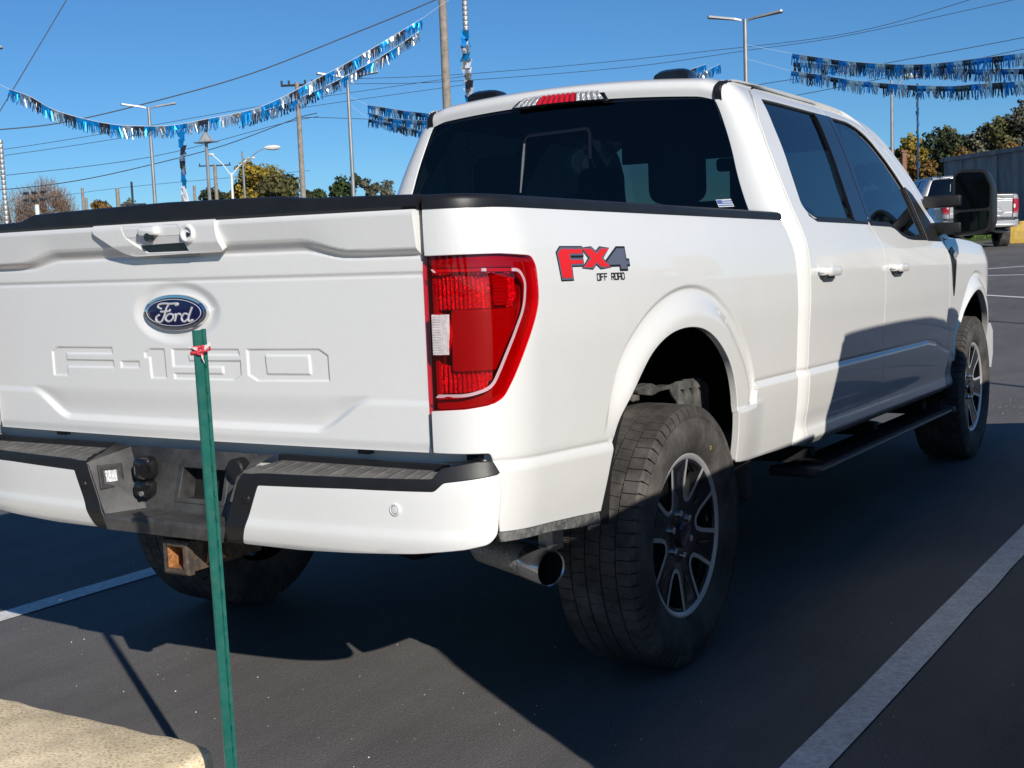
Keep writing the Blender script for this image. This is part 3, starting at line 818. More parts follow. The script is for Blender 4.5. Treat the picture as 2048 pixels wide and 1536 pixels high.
def tg_depth(x, z):
    """how far the tailgate skin stands out towards the rear"""
    x = np.asarray(x, float); z = np.asarray(z, float); ax = np.abs(x)
    bot = 1.312 - .022 * ss(ax, .44, .60)
    top = bot + .033 - .012 * ss(ax, .46, .66)
    lip = .025 * np.clip((z - bot) / (top - bot), 0, 1) - .0015 * np.sin(2 * PI * np.clip((z - bot) / (top - bot), 0, 1))
    lip = lip + .011 * np.clip((z - top) / (1.388 - top), 0, 1) - .016 * ss(z, 1.386, 1.418)**2
    t = -.010 + lip
    t = t + .003 * ss(-z, -bot - .004, -bot + .006)            # bright little shelf under the lip
    t = t - .0035 * np.exp(-((z - 1.2485) / .0045)**2) - .002 * ss(-z, -1.249, -1.244)
    led = .868 + .074 * ss(ax, .46, .63)
    up = .955 + .0 * ax
    rec = .010 * (1 - ss(ax, .50, .64))
    t = t - rec * ss(-z, -up, -led - .006) + (rec + .003) * ss(-z, -led - .006, -led + .014)
    t = t - .004 * ss(-z, -.845, -.818)
    # dished oval round the badge
    r = np.sqrt((x / .168)**2 + ((z - 1.163) / .088)**2)
    t = t - .008 * (1 - ss(r, .72, 1.0))
    P = np.stack([x + 0 * z, z + 0 * x], -1)
    sel = (P[:, 1] > .96) & (P[:, 1] < 1.09) & (ax < .56)
    if sel.any():
        Q = P[sel]; d = np.zeros(len(Q))
        for p in LET:
            i = inside_poly(Q, p); dd = dist_poly(Q, p)
            d = np.maximum(d, np.where(i, dd, 0))
        for p in LETI:
            i = inside_poly(Q, p); dd = dist_poly(Q, p)
            d = np.where(i, 0, np.where(inside_poly(Q, LET[4]), np.minimum(d, dd), d))
        t[sel] -= .0042 * ss(d, 0, .0065)
    return t
def tg_map(x, z): return np.stack([x + 0 * z, -.020 - tg_depth(x, z) + .028 * (np.abs(x) / .8)**2, z + 0 * x], -1)
gate = tag(empty('tailgate'), None); gate.parent = truck
gate.name = 'tailgate'
zs = np.concatenate([np.linspace(.8185, .975, 42)[:-1], np.linspace(.975, 1.075, 46)[:-1], np.linspace(1.075, 1.40, 92)])
xs = np.concatenate([np.linspace(-.797, -.56, 40)[:-1], np.linspace(-.56, .56, 380)[:-1], np.linspace(.56, .797, 40)])
skin = grid('outer_skin', tg_map, xs, zs, M['white'], gate)
# returns round the edge and the inner panel
mb = MB(); y1 = .062
def edge_strip(pts):
    V = []
    for (x, z) in pts:
        p = tg_map(np.array([x]), np.array([z]))[0]
        V += [tuple(p), (p[0], y1, p[2])]
    n = len(pts)
    mb.add(V, [(2 * i, 2 * i + 1, 2 * i + 3, 2 * i + 2) for i in range(n - 1)])
edge_strip([(.797, z) for z in zs]); edge_strip([(-.797, z) for z in zs]); edge_strip([(x, .8185) for x in xs[::10]] + [(xs[-1], .8185)]); edge_strip([(x, zs[-1]) for x in xs[::10]])
mb.box((-.797, y1, .8185), (.797, y1 + .02, 1.40))
mb.obj('inner_panel', M['white'], gate, sh)
# top cap with its stepped upper edge
V = []; F = []; X_ = [-.80, -.62, -.585, -.55, -.30, 0, .38, .41, .46, .62, .80]; Z_ = [1.427, 1.430, 1.438, 1.448, 1.452, 1.456, 1.452, 1.449, 1.443, 1.440, 1.436]
for x, zt in zip(X_, Z_):
    yo = -.026 + .026 * (abs(x) / .8)**2
    for (y, z) in [(yo, 1.400), (yo - .004, 1.408), (yo - .003, zt - .012), (yo + .004, zt - .003), (yo + .012, zt), (.062, zt), (.075, zt - .006), (.078, 1.39)]: V.append((x, y, z))
for i in range(len(X_) - 1):
    for j in range(7): F.append((i * 8 + j, (i + 1) * 8 + j, (i + 1) * 8 + j + 1, i * 8 + j + 1))
F.append(tuple(range(8))); F.append(tuple((len(X_) - 1) * 8 + j for j in range(8))[::-1])
o = mesh_obj('top_cap', shear(V), F, M['cap'], gate, smooth=True); o.data.set_sharp_from_angle(angle=math.radians(25))
# handle bezel
def bz_map(x, z):
    t = .033 - .012 * ss(z, 1.385, 1.415)**2 - .004 * np.clip((1.388 - z) / .045, 0, 1) - .012 * np.clip((1.343 - z) / .025, 0, 1)
    return np.stack([x + 0 * z, -.022 - t + .02 * ((x + .045) / .8)**2, z + 0 * x], -1)
bez = panel('handle_bezel', round_poly([(-.298, 1.402), (.156, 1.402), (.155, 1.366), (.169, 1.319), (-.176, 1.316), (-.24, 1.350), (-.300, 1.382)], [0, 0, .01, .012, .03, .03, .01]), bz_map, .008, M['white'], gate, flange=.035, edge=.0015,
            holes=[round_poly([(-.187, 1.409 - .012), (.026, 1.408 - .012), (.040, 1.366), (.046, 1.347), (.051, 1.322), (-.103, 1.322), (-.14, 1.344), (-.175, 1.366)], [.006] * 8)], hole_flange=.03)
fl = panel('release_handle', round_poly([(-.1865, 1.3965), (.0255, 1.3955), (.0395, 1.3675), (-.1745, 1.3675)], .004), lambda x, z: bz_map(x, z) + np.array([0, .001, 0]), .008, M['white'], bez, flange=.02, edge=.002)
fl2 = panel('release_flap', [(-.1745, 1.366), (.0395, 1.366), (.0455, 1.348), (-.1395, 1.345)], lambda x, z: bz_map(x, z) + np.stack([0 * x, .002 + .25 * (1.366 - z), 0 * z], -1), .01, M['white'], bez, flange=.01, edge=.002)
MB().box((-.150, -.0385, 1.316), (.058, .0, 1.350)).obj('handle_pocket', M['gloss_black'], bez, sh)
m_ = MB(); m_.rbox((-.108, -.072, 1.368), (-.042, -.042, 1.393), .008, 3, 1); m_.obj('camera_hood', M['white'], bez, sh)
m_ = MB(); m_.lathe([(-.004, .0), (-.004, .011), (.010, .013)], 20, 'y', (-.070, -.068, 1.364)); m_.obj('camera_lens', M['gloss_black'], bez, sh)
m_ = MB(); m_.lathe([(.018, .029), (.004, .0275), (-.006, .024), (-.009, .020), (-.008, .016), (.0, .014)], 32, 'y', (.062, -.052, 1.369)); m_.obj('lock_ring', M['white'], bez, sh)
m_ = MB(); m_.lathe([(.0, .0155), (-.002, .012), (-.003, .0)], 24, 'y', (.062, -.052, 1.369)); m_.obj('lock_face', M['white'], bez, sh)
m_ = MB(); m_.box((.0605, -.0575, 1.360), (.0640, -.0545, 1.373)); m_.lathe([(-.004, .0), (-.004, .005), (0, .006)], 14, 'y', (.064, -.0535, 1.366)); m_.obj('key_slot', M['gloss_black'], bez, sh)
for o in [bez] + [c for c in bez.children]:
    if o is bez: o.location.x = .045
# oval badge with script
bc = (0.0, 1.163)
def oval(name, a, b, y0, y1_, m, dome=.0):
    mb = MB(); n = 64; V = [(bc[0], y0 - dome, bc[1])]; F = []
    rings = [(1.0, y1_), (1.0, y0 + .001), (.985, y0), (.6, y0 - dome * .6)]
    for (k, y) in rings:
        for i in range(n):
            t = 2 * PI * i / n; V.append((bc[0] + a * k * math.cos(t), y, bc[1] + b * k * math.sin(t)))
    for j in range(3):
        for i in range(n): F.append((1 + j * n + i, 1 + j * n + (i + 1) % n, 1 + (j + 1) * n + (i + 1) % n, 1 + (j + 1) * n + i))
    for i in range(n): F.append((1 + 3 * n + i, 1 + 3 * n + (i + 1) % n, 0))
    mb.add(V, F, True)
    return mb
badge = oval('badge', .1165, .0485, -.0155, .000, None, .002).obj('oval_badge', M['chrome'], gate, sh)
oval('x', .106, .0400, -.018, -.0135, None, .002).obj('badge_face', M['badge_blue'], badge, sh)
mb = MB(); n = 72
pts = [(bc[0] + .1005 * math.cos(2 * PI * i / n), -.0195, bc[1] + .0355 * math.sin(2 * PI * i / n)) for i in range(n + 1)]
mb.tube(pts, .0011, 6, False)
def scr(p): return [(bc[0] + a * .105, -.0203, bc[1] + b * .0475) for a, b in catmull(p, 6)]
strokes = [[(-.40, .22), (-.52, .30), (-.50, .44), (-.34, .52), (-.06, .50), (.16, .52), (.18, .44), (.10, .42)],
           [(-.14, .46), (-.24, .20), (-.32, -.18), (-.44, -.50), (-.60, -.50), (-.62, -.28), (-.50, -.12)],
           [(-.44, .06), (-.28, .06), (-.12, .10), (-.10, .20)],
           [(-.10, -.06), (-.22, -.16), (-.28, -.38), (-.18, -.50), (-.04, -.38), (.0, -.16), (-.10, -.06), (.04, -.14)],
           [(.08, -.06), (.10, -.20), (.04, -.48)], [(.08, -.22), (.20, -.06), (.28, -.14)],
           [(.52, -.10), (.40, -.06), (.30, -.24), (.30, -.44), (.40, -.50), (.52, -.34)],
           [(.68, .30), (.60, .0), (.52, -.36), (.56, -.50), (.66, -.42)]]
for s_ in strokes: mb.tube(scr(s_), .0029, 6, True)
mb.obj('badge_script', M['script'], badge, sh)

# sill below the tailgate and small bump stops
mb = MB(); mb.box((-.93, .066, .66), (.93, .095, .822)); mb.obj('rear_sill', M['white'], truck, sh)
for x_ in (.55, .88, -.585): MB().box((x_, .045, .800), (x_ + .035, .066, .817)).obj('bump_stop', M['gloss_black'], truck, sh)

# ---- tail lamps
def tail_lamp(parent):
    lamp = empty('tail_lamp'); lamp.parent = parent
    f = lambda off: (lambda s, z: bed(s, z, off))
    outer = [(p[0] + .002 if i < len(LAMP_OUT) else p[0], p[1]) for i, p in enumerate(LAMP_OUT)]
    inn = grow(outer, -.004)
    inn = [(max(a, .014), b) for a, b in inn]
    panel('lamp_housing', inn, f(-.040), .02, M['lamp_dark'], lamp, flange=.01)
    white = [(.031, 1.150), (.073, 1.150), (.069, 1.059), (.031, 1.059)]
    # lens: shell with a window for the reversing light
    def lens(s, z):
        P = np.stack([s, z], -1); d = dist_poly(P, inn)
        return bed(s, z, .004 - .003 * (1 - ss(d, 0, .012)))
    panel('lens', inn, lens, .010, M['lens_red'], lamp, holes=[white], flange=.03, edge=.002, hole_flange=0)
    panel('reversing_lens', grow(white, .001), lambda s, z: bed(s, z, .0046 + .0006 * np.sin(z * 2 * PI / .006) * (s < .052) + .0006 * np.sin(s * 2 * PI / .004) * (s >= .052)), .0015, M['lampwhite'], lamp, flange=.012, edge=.0015)
    # solid red frame between lens edge and chrome line
    ch = round_poly([(.033, 1.262), (.16, 1.262), (.262, 1.262), (.282, 1.228), (.272, 1.165), (.240, 1.11), (.198, 1.020), (.176, .970), (.116, .952), (.031, .950)], [0, 0, .03, .03, .03, .02, 0, .03, .02, 0])
    panel('lamp_frame', grow(inn, -.003), f(-.014), .02, M['lamp_red'], lamp, holes=[ch], flange=.006, hole_flange=.02)
    mb = MB()
    path = round_poly([(.034, 1.258), (.16, 1.258), (.258, 1.256), (.276, 1.225), (.266, 1.165), (.235, 1.11), (.193, 1.022), (.170, .974), (.114, .957), (.032, .955)], [0, 0, .03, .03, .03, .02, 0, .03, .02, 0], 6)
    P3 = [tuple(bed(np.array([a]), np.array([b]), .0058)[0]) for a, b in path]
    P2 = [tuple(bed(np.array([a]), np.array([b]), .0058)[0]) for a, b in grow(path + [], -.0075)]
    n = len(P3); mb.add(P3 + P2, [(i, i + 1, n + i + 1, n + i) for i in range(n - 1)], True)
    mb.obj('lamp_bezel_line', M['chrome_pink'], lamp, sh)
    # upper reflector with vertical flutes
    def flute(off, amp, w): return lambda s, z: bed(s, z, off + amp * np.abs(np.sin(s * PI / w)) * 1.0)
    panel('upper_reflector', round_poly([(.032, 1.246), (.245, 1.246), (.262, 1.222), (.252, 1.166), (.032, 1.163)], .008), flute(-.030, .012, .0115), .003, M['reflector'], lamp, flange=.004)
    panel('turn_reflector', round_poly([(.188, 1.240), (.226, 1.242), (.222, 1.172), (.186, 1.172)], .008), lambda s, z: bed(s, z, -.012 + .003 * np.abs(np.sin(z * PI / .008))), .004, M['lamp_red'], lamp, flange=.012)
    panel('centre_panel', round_poly([(.076, 1.158), (.246, 1.160), (.234, 1.12), (.188, 1.030), (.183, 1.020), (.074, 1.018)], .006), lambda s, z: bed(s, z, -.010), .02, M['lamp_red'], lamp, flange=.012)
    panel('lower_reflector', round_poly([(.034, 1.030), (.180, 1.016), (.162, .975), (.112, .966), (.034, .966)], .006), flute(-.030, .012, .013), .003, M['reflector'], lamp, flange=.004)
    return lamp
tl = tail_lamp(truck); mirror(tl)

# ---- rear bumper
_bx = np.array([0, .2, .4, .6, .75, .85, .92, .965, .988, .996, 1.0]); _by = np.array([-.108, -.107, -.100, -.088, -.070, -.048, -.018, .02, .07, .13, .20])
_bq = np.concatenate([[0], np.cumsum(np.hypot(np.diff(_bx), np.diff(_by)))])
def bump(q, z, off=0.0):
    q = np.asarray(q, float); z = np.asarray(z, float)
    x = pchip(_bq, _bx, q); y = pchip(_bq, _by, q)
    p = pchip(np.array([.53, .56, .585, .62, .65, .70, .75, .79, .82]), np.array([.05, .022, .004, -.004, .0, .0, .002, .012, .02]), z) - off
    e = 1e-3
    tx = pchip(_bq, _bx, q + e) - pchip(_bq, _bx, q - e); ty = pchip(_bq, _by, q + e) - pchip(_bq, _by, q - e); L = np.hypot(tx, ty)
    return np.stack([x - p * ty / L, y + p * tx / L, z + 0 * x], -1)
bumper = empty('rear_bumper'); bumper.parent = truck
def bumper_half():
    h = panel('bumper_cover', round_poly([(.342, .728), (.623, .735), (.850, .736), (.874, .757), (.939, .764), (1.014, .772), (1.008, .713), (.996, .635), (.972, .611), (.917, .600), (.792, .586), (.608, .575), (.452, .569), (.273, .571)], [.008, 0, .01, .01, 0, .002, 0, .012, .012, 0, 0, 0, 0, .008]), bump, .012, M['white'], bumper, flange=.03, edge=.004)
    # moulded black band: along the inner edge, and the strip under the pad
    panel('bumper_band', round_poly([(.288, .752), (.36, .758), (.845, .764), (.868, .790), (.955, .803), (1.000, .802), (1.013, .777), (1.006, .774), (.939, .7665), (.872, .7595), (.848, .7385), (.62, .7375), (.340, .7305), (.271, .568), (.215, .571)], [.012, 0, .006, .01, .004, .004, .0, 0, 0, .006, .006, 0, .004, 0, 0]), lambda q, z: bump(q, z, .0015), .012, M['cap'], bumper, flange=.03, edge=.003)
    # ribbed step pad
    def pad(x, v):
        q = np.interp(x, _bx, _bq); b = bump(q, .757 + 0 * q)
        y = b[:, 1] + (0.012 - b[:, 1]) * v
        rib = .0028 * ss(np.sin(x * 2 * PI / .042), .80, .95) * ss(v, .06, .12) * (1 - ss(v, .86, .92))
        return np.stack([x, y, .757 + .006 * ss(v, 0, .07) + .014 * v + rib], -1)
    panel('step_pad', [(.29, 0), (.85, 0), (.83, 1), (.33, 1)], lambda x, v: pad(x, v), .006, M['pad'], bumper, flange=.0)
    mb = MB()
    # raised back edge behind the pad
    mb.box((.315, .010, .76), (.84, .030, .790))
    mb.obj('pad_back_edge', M['cap'], bumper, sh)
    # raised end cap on top of the bumper corner
    def top(q, v):
        b = bump(q, .802 + 0 * q)
        c = np.stack([.84 + 0 * q, .06 + 0 * q, .790 + 0 * q], -1)
        r = b * (1 - v)[:, None] + c * v[:, None]
        r[:, 2] += .004 * np.sin(PI * np.clip(v, 0, 1))
        return r
    panel('end_cap', [(.862, 0), (1.002, 0), (1.002, 1), (.862, 1)], top, .02, M['cap'], bumper, flange=.0)
    # parking sensor
    for (q, z, r, mm) in ((.747, .691, .0155, 'white'), (.303, .691, .013, 'cap')):
        c = bump(np.array([q]), np.array([z]), .001)[0]
        a = MB(); a.lathe([(.004, r), (-.001, r), (-.0035, r * .88), (-.0035, r * .72), (.000, r * .70), (-.001, r * .62), (-.003, r * .55), (-.0035, 0)], 28, 'y', tuple(c))
        s_ = a.obj('parking_sensor', M[mm], bumper, sh)
        a = MB(); a.lathe([(-.0005, r * .72), (-.0010, r * .66), (-.0005, r * .60)], 28, 'y', tuple(c)); a.obj('sensor_ring', M['galv' if mm == 'cap' else 'gloss_black'], s_, sh)
bumper_half()
for o in list(bumper.children): mirror(o, bumper)
# middle recess
E1, E2 = (.288, -.103, .752), (.231, -.106, .612); W1, W2 = (.235, .012, .785), (.150, -.025, .622)
def mx(p): return (-p[0], p[1], p[2])
mb = MB()
LB = (.215, -.100, .571); LBI = (.215, -.02, .560)
for m1 in (lambda p: p, mx):
    mb.add([m1(E1), m1(E2), m1(W2), m1(W1)], [(0, 1, 2, 3)])                            # slanted side
    mb.add([m1((.30, .012, .79)), m1(E1), m1(W1)], [(0, 1, 2)])
mb.add([mx(E2), E2, W2, mx(W2)], [(0, 1, 2, 3)])                                         # floor
mb.add([(-.231, -.106, .612), (.231, -.106, .612), (.228, -.111, .602), (.2165, -.108, .571), (-.2165, -.108, .571), (-.228, -.111, .602)], [(0, 1, 2, 5), (5, 2, 3, 4)])
mb.add([LB, mx(LB), mx(LBI), LBI], [(0, 1, 2, 3)])
rec = mb.obj('bumper_recess', M['blackplastic'], bumper, sh)
# empty licence plate opening, trailer plug, cap, lamps
def wallp(x, z, o=0.0):
    t = (z - .622) / .163
    return (x, -.025 + .037 * t - o, z)
def wallf(x, z):
    k = (z - .622) / .163
    return np.stack([x + 0 * z, -.025 + .037 * k + 0 * x, z + 0 * x], -1)
slot = [(-.030, .656), (.132, .656), (.137, .742), (-.024, .742)]
panel('recess_wall', [(-.150, .622), (.150, .622), (.235, .785), (-.235, .785)], wallf, .03, M['blackplastic'], rec, holes=[round_poly(slot, .004)], flange=.002, hole_flange=.05, sign=1)
panel('slot_surround', round_poly([(-.039, .648), (.141, .648), (.146, .750), (-.033, .750)], .006), lambda x, z: wallf(x, z) + np.array([0, -.003, 0]), .03, M['blackplastic'], rec, holes=[round_poly(slot, .004)], flange=.003)
MB().box((-.06, .045, .640), (.16, .060, .760)).obj('slot_back', M['dark'], rec, sh)
MB().box((-.04, .005, .640), (.15, .045, .652)).obj('slot_floor', M['dark'], rec, sh)
mb = MB(); mb.rbox((-.172, -.050, .700), (-.112, .0, .768), .02, 4, 1); mb.rbox((-.168, -.056, .655), (-.114, -.005, .702), .014, 4, 1)
plug = mb.obj('trailer_plug', M['gloss_black'], rec, sh)
mb = MB(); mb.lathe([(0, .007), (-.006, .007), (-.006, 0)], 14, 'y', (-.128, -.056, .668)); mb.obj('plug_screw', M['galv'], plug, sh)
mb = MB(); mb.lathe([(.02, .030), (-.010, .029), (-.014, .024), (-.014, 0)], 28, 'y', (.190, -.012, .748)); mb.rbox((.178, -.025, .715), (.202, .0, .735), .006, 2, 1); mb.obj('plug_cover', M['cap'], rec, sh)
for sx in (-1, 1):
    A_, B_, C_ = [Vector((sx * p[0], p[1], p[2])) for p in (E1, E2, W1)]
    nrm_ = (B_ - A_).cross(C_ - A_).normalized()
    if nrm_.y > 0: nrm_ = -nrm_
    c = Vector((sx * .248, -.058, .707)); c -= nrm_ * (c - A_).dot(nrm_)
    t_ = nrm_.cross(Vector((0, 0, 1))).normalized(); b_ = nrm_.cross(t_)
    def loc(a, b, h): return tuple(c + t_ * a + b_ * b + nrm_ * (h + .009))
    def quad_ring(mbx, a0, b0, h0, a1, b1, h1):
        V = [loc(x * a0, y * b0, h0) for x, y in ((-1, -1), (1, -1), (1, 1), (-1, 1))] + [loc(x * a1, y * b1, h1) for x, y in ((-1, -1), (1, -1), (1, 1), (-1, 1))]
        mbx.add(V, [(i, (i + 1) % 4, 4 + (i + 1) % 4, 4 + i) for i in range(4)])
    mb = MB(); quad_ring(mb, .034, .035, -.012, .033, .034, .004); quad_ring(mb, .033, .034, .004, .029, .030, .006); quad_ring(mb, .029, .030, .006, .020, .020, .001)
    pl = mb.obj('plate_lamp', M['blackplastic'], rec, sh)
    mb = MB(); mb.add([loc(-.015, -.016, .0045), loc(.015, -.016, .0045), loc(.015, .016, .0045), loc(-.015, .016, .0045)], [(0, 1, 2, 3)]); mb.obj('plate_lamp_lens', M['reflector'], pl, sh)

# ---- hitch, exhaust, underbody
mb = MB(); o_, i_ = .041, .031; zc = .506
sq = lambda h, y: [(-h, y, zc - h), (h, y, zc - h), (h, y, zc + h), (-h, y, zc + h)]
V = sq(o_, -.07) + sq(i_, -.07) + sq(o_, .22) + sq(i_, .22)
mb.add(V, [(i, (i + 1) % 4, 4 + (i + 1) % 4, 4 + i) for i in range(4)] + [(i, 8 + i, 8 + (i + 1) % 4, (i + 1) % 4) for i in range(4)] + [(4 + i, 4 + (i + 1) % 4, 12 + (i + 1) % 4, 12 + i) for i in range(4)])
V = sq(o_ + .006, -.07) + sq(o_, -.074) + sq(i_, -.074) + sq(o_ + .006, -.05)
mb.add(V, [(i, (i + 1) % 4, 4 + (i + 1) % 4, 4 + i) for i in range(4)] + [(4 + i, 4 + (i + 1) % 4, 8 + (i + 1) % 4, 8 + i) for i in range(4)] + [(12 + i, 12 + (i + 1) % 4, (i + 1) % 4, i) for i in range(4)])
hitch = mb.obj('hitch_receiver', M['hitch'], truck)
mb = MB(); V = sq(i_ - .0005, -.069) + sq(i_ - .0005, .10)
mb.add(V, [(i, (i + 1) % 4, 4 + (i + 1) % 4, 4 + i) for i in range(4)] + [(4, 5, 6, 7)])
mb.obj('receiver_tube', M['rust'], hitch)
mb = MB(); mb.add([(.046, -.005, .478), (.115, .005, .500), (.050, .005, .535), (.046, .02, .478), (.115, .02, .50), (.05, .02, .535)], [(0, 1, 2), (3, 5, 4), (0, 3, 4, 1), (1, 4, 5, 2), (2, 5, 3, 0)]); mb.obj('chain_bracket', M['rust'], hitch)
mb = MB(); mb.box((-.60, .12, .585), (.60, .22, .66)); mb.box((-.05, .02, .547), (.05, .2, .60)); mb.obj('hitch_beam', M['under'], truck)
d = Vector((.945, -.32, -.06)).normalized(); tip = Vector((.862, .458, .434))
mb = MB()
pth = [tip - d * .44 + Vector((-.05, .16, .05)), tip - d * .36 + Vector((-.01, .05, .03)), tip - d * .28, tip - d * .085]
mb.tube(pth, .047, 28, False)
exh = mb.obj('exhaust_pipe', M['steel'], truck)
mb = MB()
rings = [(tip - d * .09, .0475), (tip - d * .075, .0505), (tip - d * .006, .0505), (tip, .0485), (tip - d * .004, .0455), (tip - d * .12, .0445)]
x_ = d.cross(Vector((0, 0, 1))).normalized(); y_ = d.cross(x_)
V = []; F = []
for c, r in rings:
    for k in range(32):
        t = 2 * PI * k / 32; V.append(tuple(c + x_ * r * math.cos(t) + y_ * r * math.sin(t)))
for j in range(len(rings) - 1):
    for k in range(32): F.append((j * 32 + k, j * 32 + (k + 1) % 32, (j + 1) * 32 + (k + 1) % 32, (j + 1) * 32 + k))
F.append(tuple(5 * 32 + k for k in range(32)))
mb.add(V[:5 * 32], F[:4 * 32], True); mb.obj('exhaust_tip', M['tip'], exh)
mb = MB(); mb.add(V[4 * 32:], [(k, (k + 1) % 32, 32 + (k + 1) % 32, 32 + k) for k in range(32)] + [tuple(32 + k for k in range(32))], True); mb.obj('exhaust_bore', M['dark'], exh)
mb = MB(); mb.box((.80, .50, .47), (.845, .56, .53)); mb.obj('exhaust_hanger', M['steel'], exh)
mb = MB()
for sx in (-1, 1):
    mb.box((sx * .52 - .05, .15, .60), (sx * .52 + .05, 5.5, .76))
    mb.tube([(sx * .60, .35, .66), (sx * .60, .8, .50), (sx * .60, 1.08, .46), (sx * .60, 1.4, .50), (sx * .60, 1.85, .60)], .035, 8)
    mb.tube([(sx * .66, 1.25, .42), (sx * .62, 1.45, .80)], .035, 10)
mb.tube([(-.80, 1.078, .398), (.80, 1.078, .398)], .055, 14); mb.tube([(0, .90, .40), (0, 1.0, .40), (0, 1.12, .40), (0, 1.24, .40)], [.08, .15, .15, .08], 16)
mb.tube([(0, 1.2, .42), (0, 4.4, .55)], .045, 10); mb.tube([(-.8, 5.07, .42), (.8, 5.07, .42)], .05, 10)
mb.box((-.45, .35, .52), (.45, .80, .80)); mb.box((-.75, 2.1, .56), (.75, 4.5, .74)); mb.box((-.5, 4.5, .50), (.5, 5.6, 1.1)); mb.box((.15, 2.0, .45), (.5, 3.0, .6))
mb.obj('chassis', M['under'], truck)
# inner wheelhouses with ribs
def wheelhouse(cy, r, x0, x1, zc, ahead=0):
    mb = MB(); n = 26; V = []; F = []
    P = [(cy + ahead, zc - .02)] if ahead else []
    if ahead: P += [(cy + ahead - .03, zc + r * .85), (cy + ahead - .12, zc + r * .98)]
    for i in range(n + 1):
        t = (PI / 2 if ahead else -.15) + ((PI / 2 if ahead else PI + .15) + (-.06 if ahead else .15)) * i / n
        P.append((cy + r * math.cos(t), zc + r * math.sin(t)))
    for (y, z) in P:
        for x in (x1, x0): V.append((x, y, z))
    for i in range(len(P) - 1): F.append((2 * i, 2 * i + 1, 2 * i + 3, 2 * i + 2))
    mb.add(V, F, True)
    fr_ = max(r, ahead)
    mb.add([(x0, cy - r, zc + .12), (x0, cy + fr_, zc + .12), (x0, cy + fr_, zc + r), (x0, cy - r, zc + r)], [(0, 1, 2, 3)])
    return mb
wl = wheelhouse(1.14, .53, .58, .962, .50, .90).obj('wheelhouse', M['dark'], truck); mirror(wl)
wl = wheelhouse(5.07, .50, .50, .955, .47).obj('wheelhouse', M['dark'], truck); mirror(wl)
def linf(y, z): return np.stack([.885 - .10 * (y - 1.2) + .008 * np.cos((y - 1.325) * 2 * PI / .085) * ss(y, 1.26, 1.30), y + 0 * z, z + RAKE * y], -1)
lin = panel('splash_liner', round_poly([(1.20, .847), (1.345, .848), (1.515, .836), (1.582, .809), (1.625, .72), (1.675, .57), (1.68, .50), (1.50, .50), (1.48, .58), (1.40, .70), (1.32, .765), (1.24, .808)], [.004, .02, .02, .03, .02, .02, .01, .01, .01, .01, .01, .005]), linf, .012, M['liner'], truck,
            holes=[round_poly([(a, zt), (a + .026, zt - .002), (a + .026 + dy, zb), (a + dy, zb)], .008) for a, zt, dy, zb in ((1.300, .826, .025, .785), (1.387, .820, .040, .735), (1.477, .812, .060, .660))], flange=.004, hole_flange=.02)
mirror(lin)
br = panel('axle_bracket', round_poly([(.972, .864), (1.070, .868), (1.125, .850), (1.202, .848), (1.202, .840), (1.125, .841), (1.077, .834), (.979, .850)], [.01, .01, .005, 0, 0, .005, .01, .006]), lambda y, z: np.stack([.885 + 0 * y, y + 0 * z, z + RAKE * y], -1), .02, M['liner'], truck, flange=.03)
mirror(br)
mb = MB(); mb.rbox((.66, 1.03, .775), (.76, 1.20, .835), .015, 3, 0); mb.rbox((.70, 1.19, .78), (.76, 1.25, .822), .012, 3, 0); ob = mb.obj('axle_bracket', M['liner'], truck); mirror(ob)
mb = MB(); mb.rbox((.76, 1.655, .395), (.965, 1.685, .64), .015, 3, 2)
mf = mb.obj('mud_flap', M['blackplastic'], truck); mirror(mf)

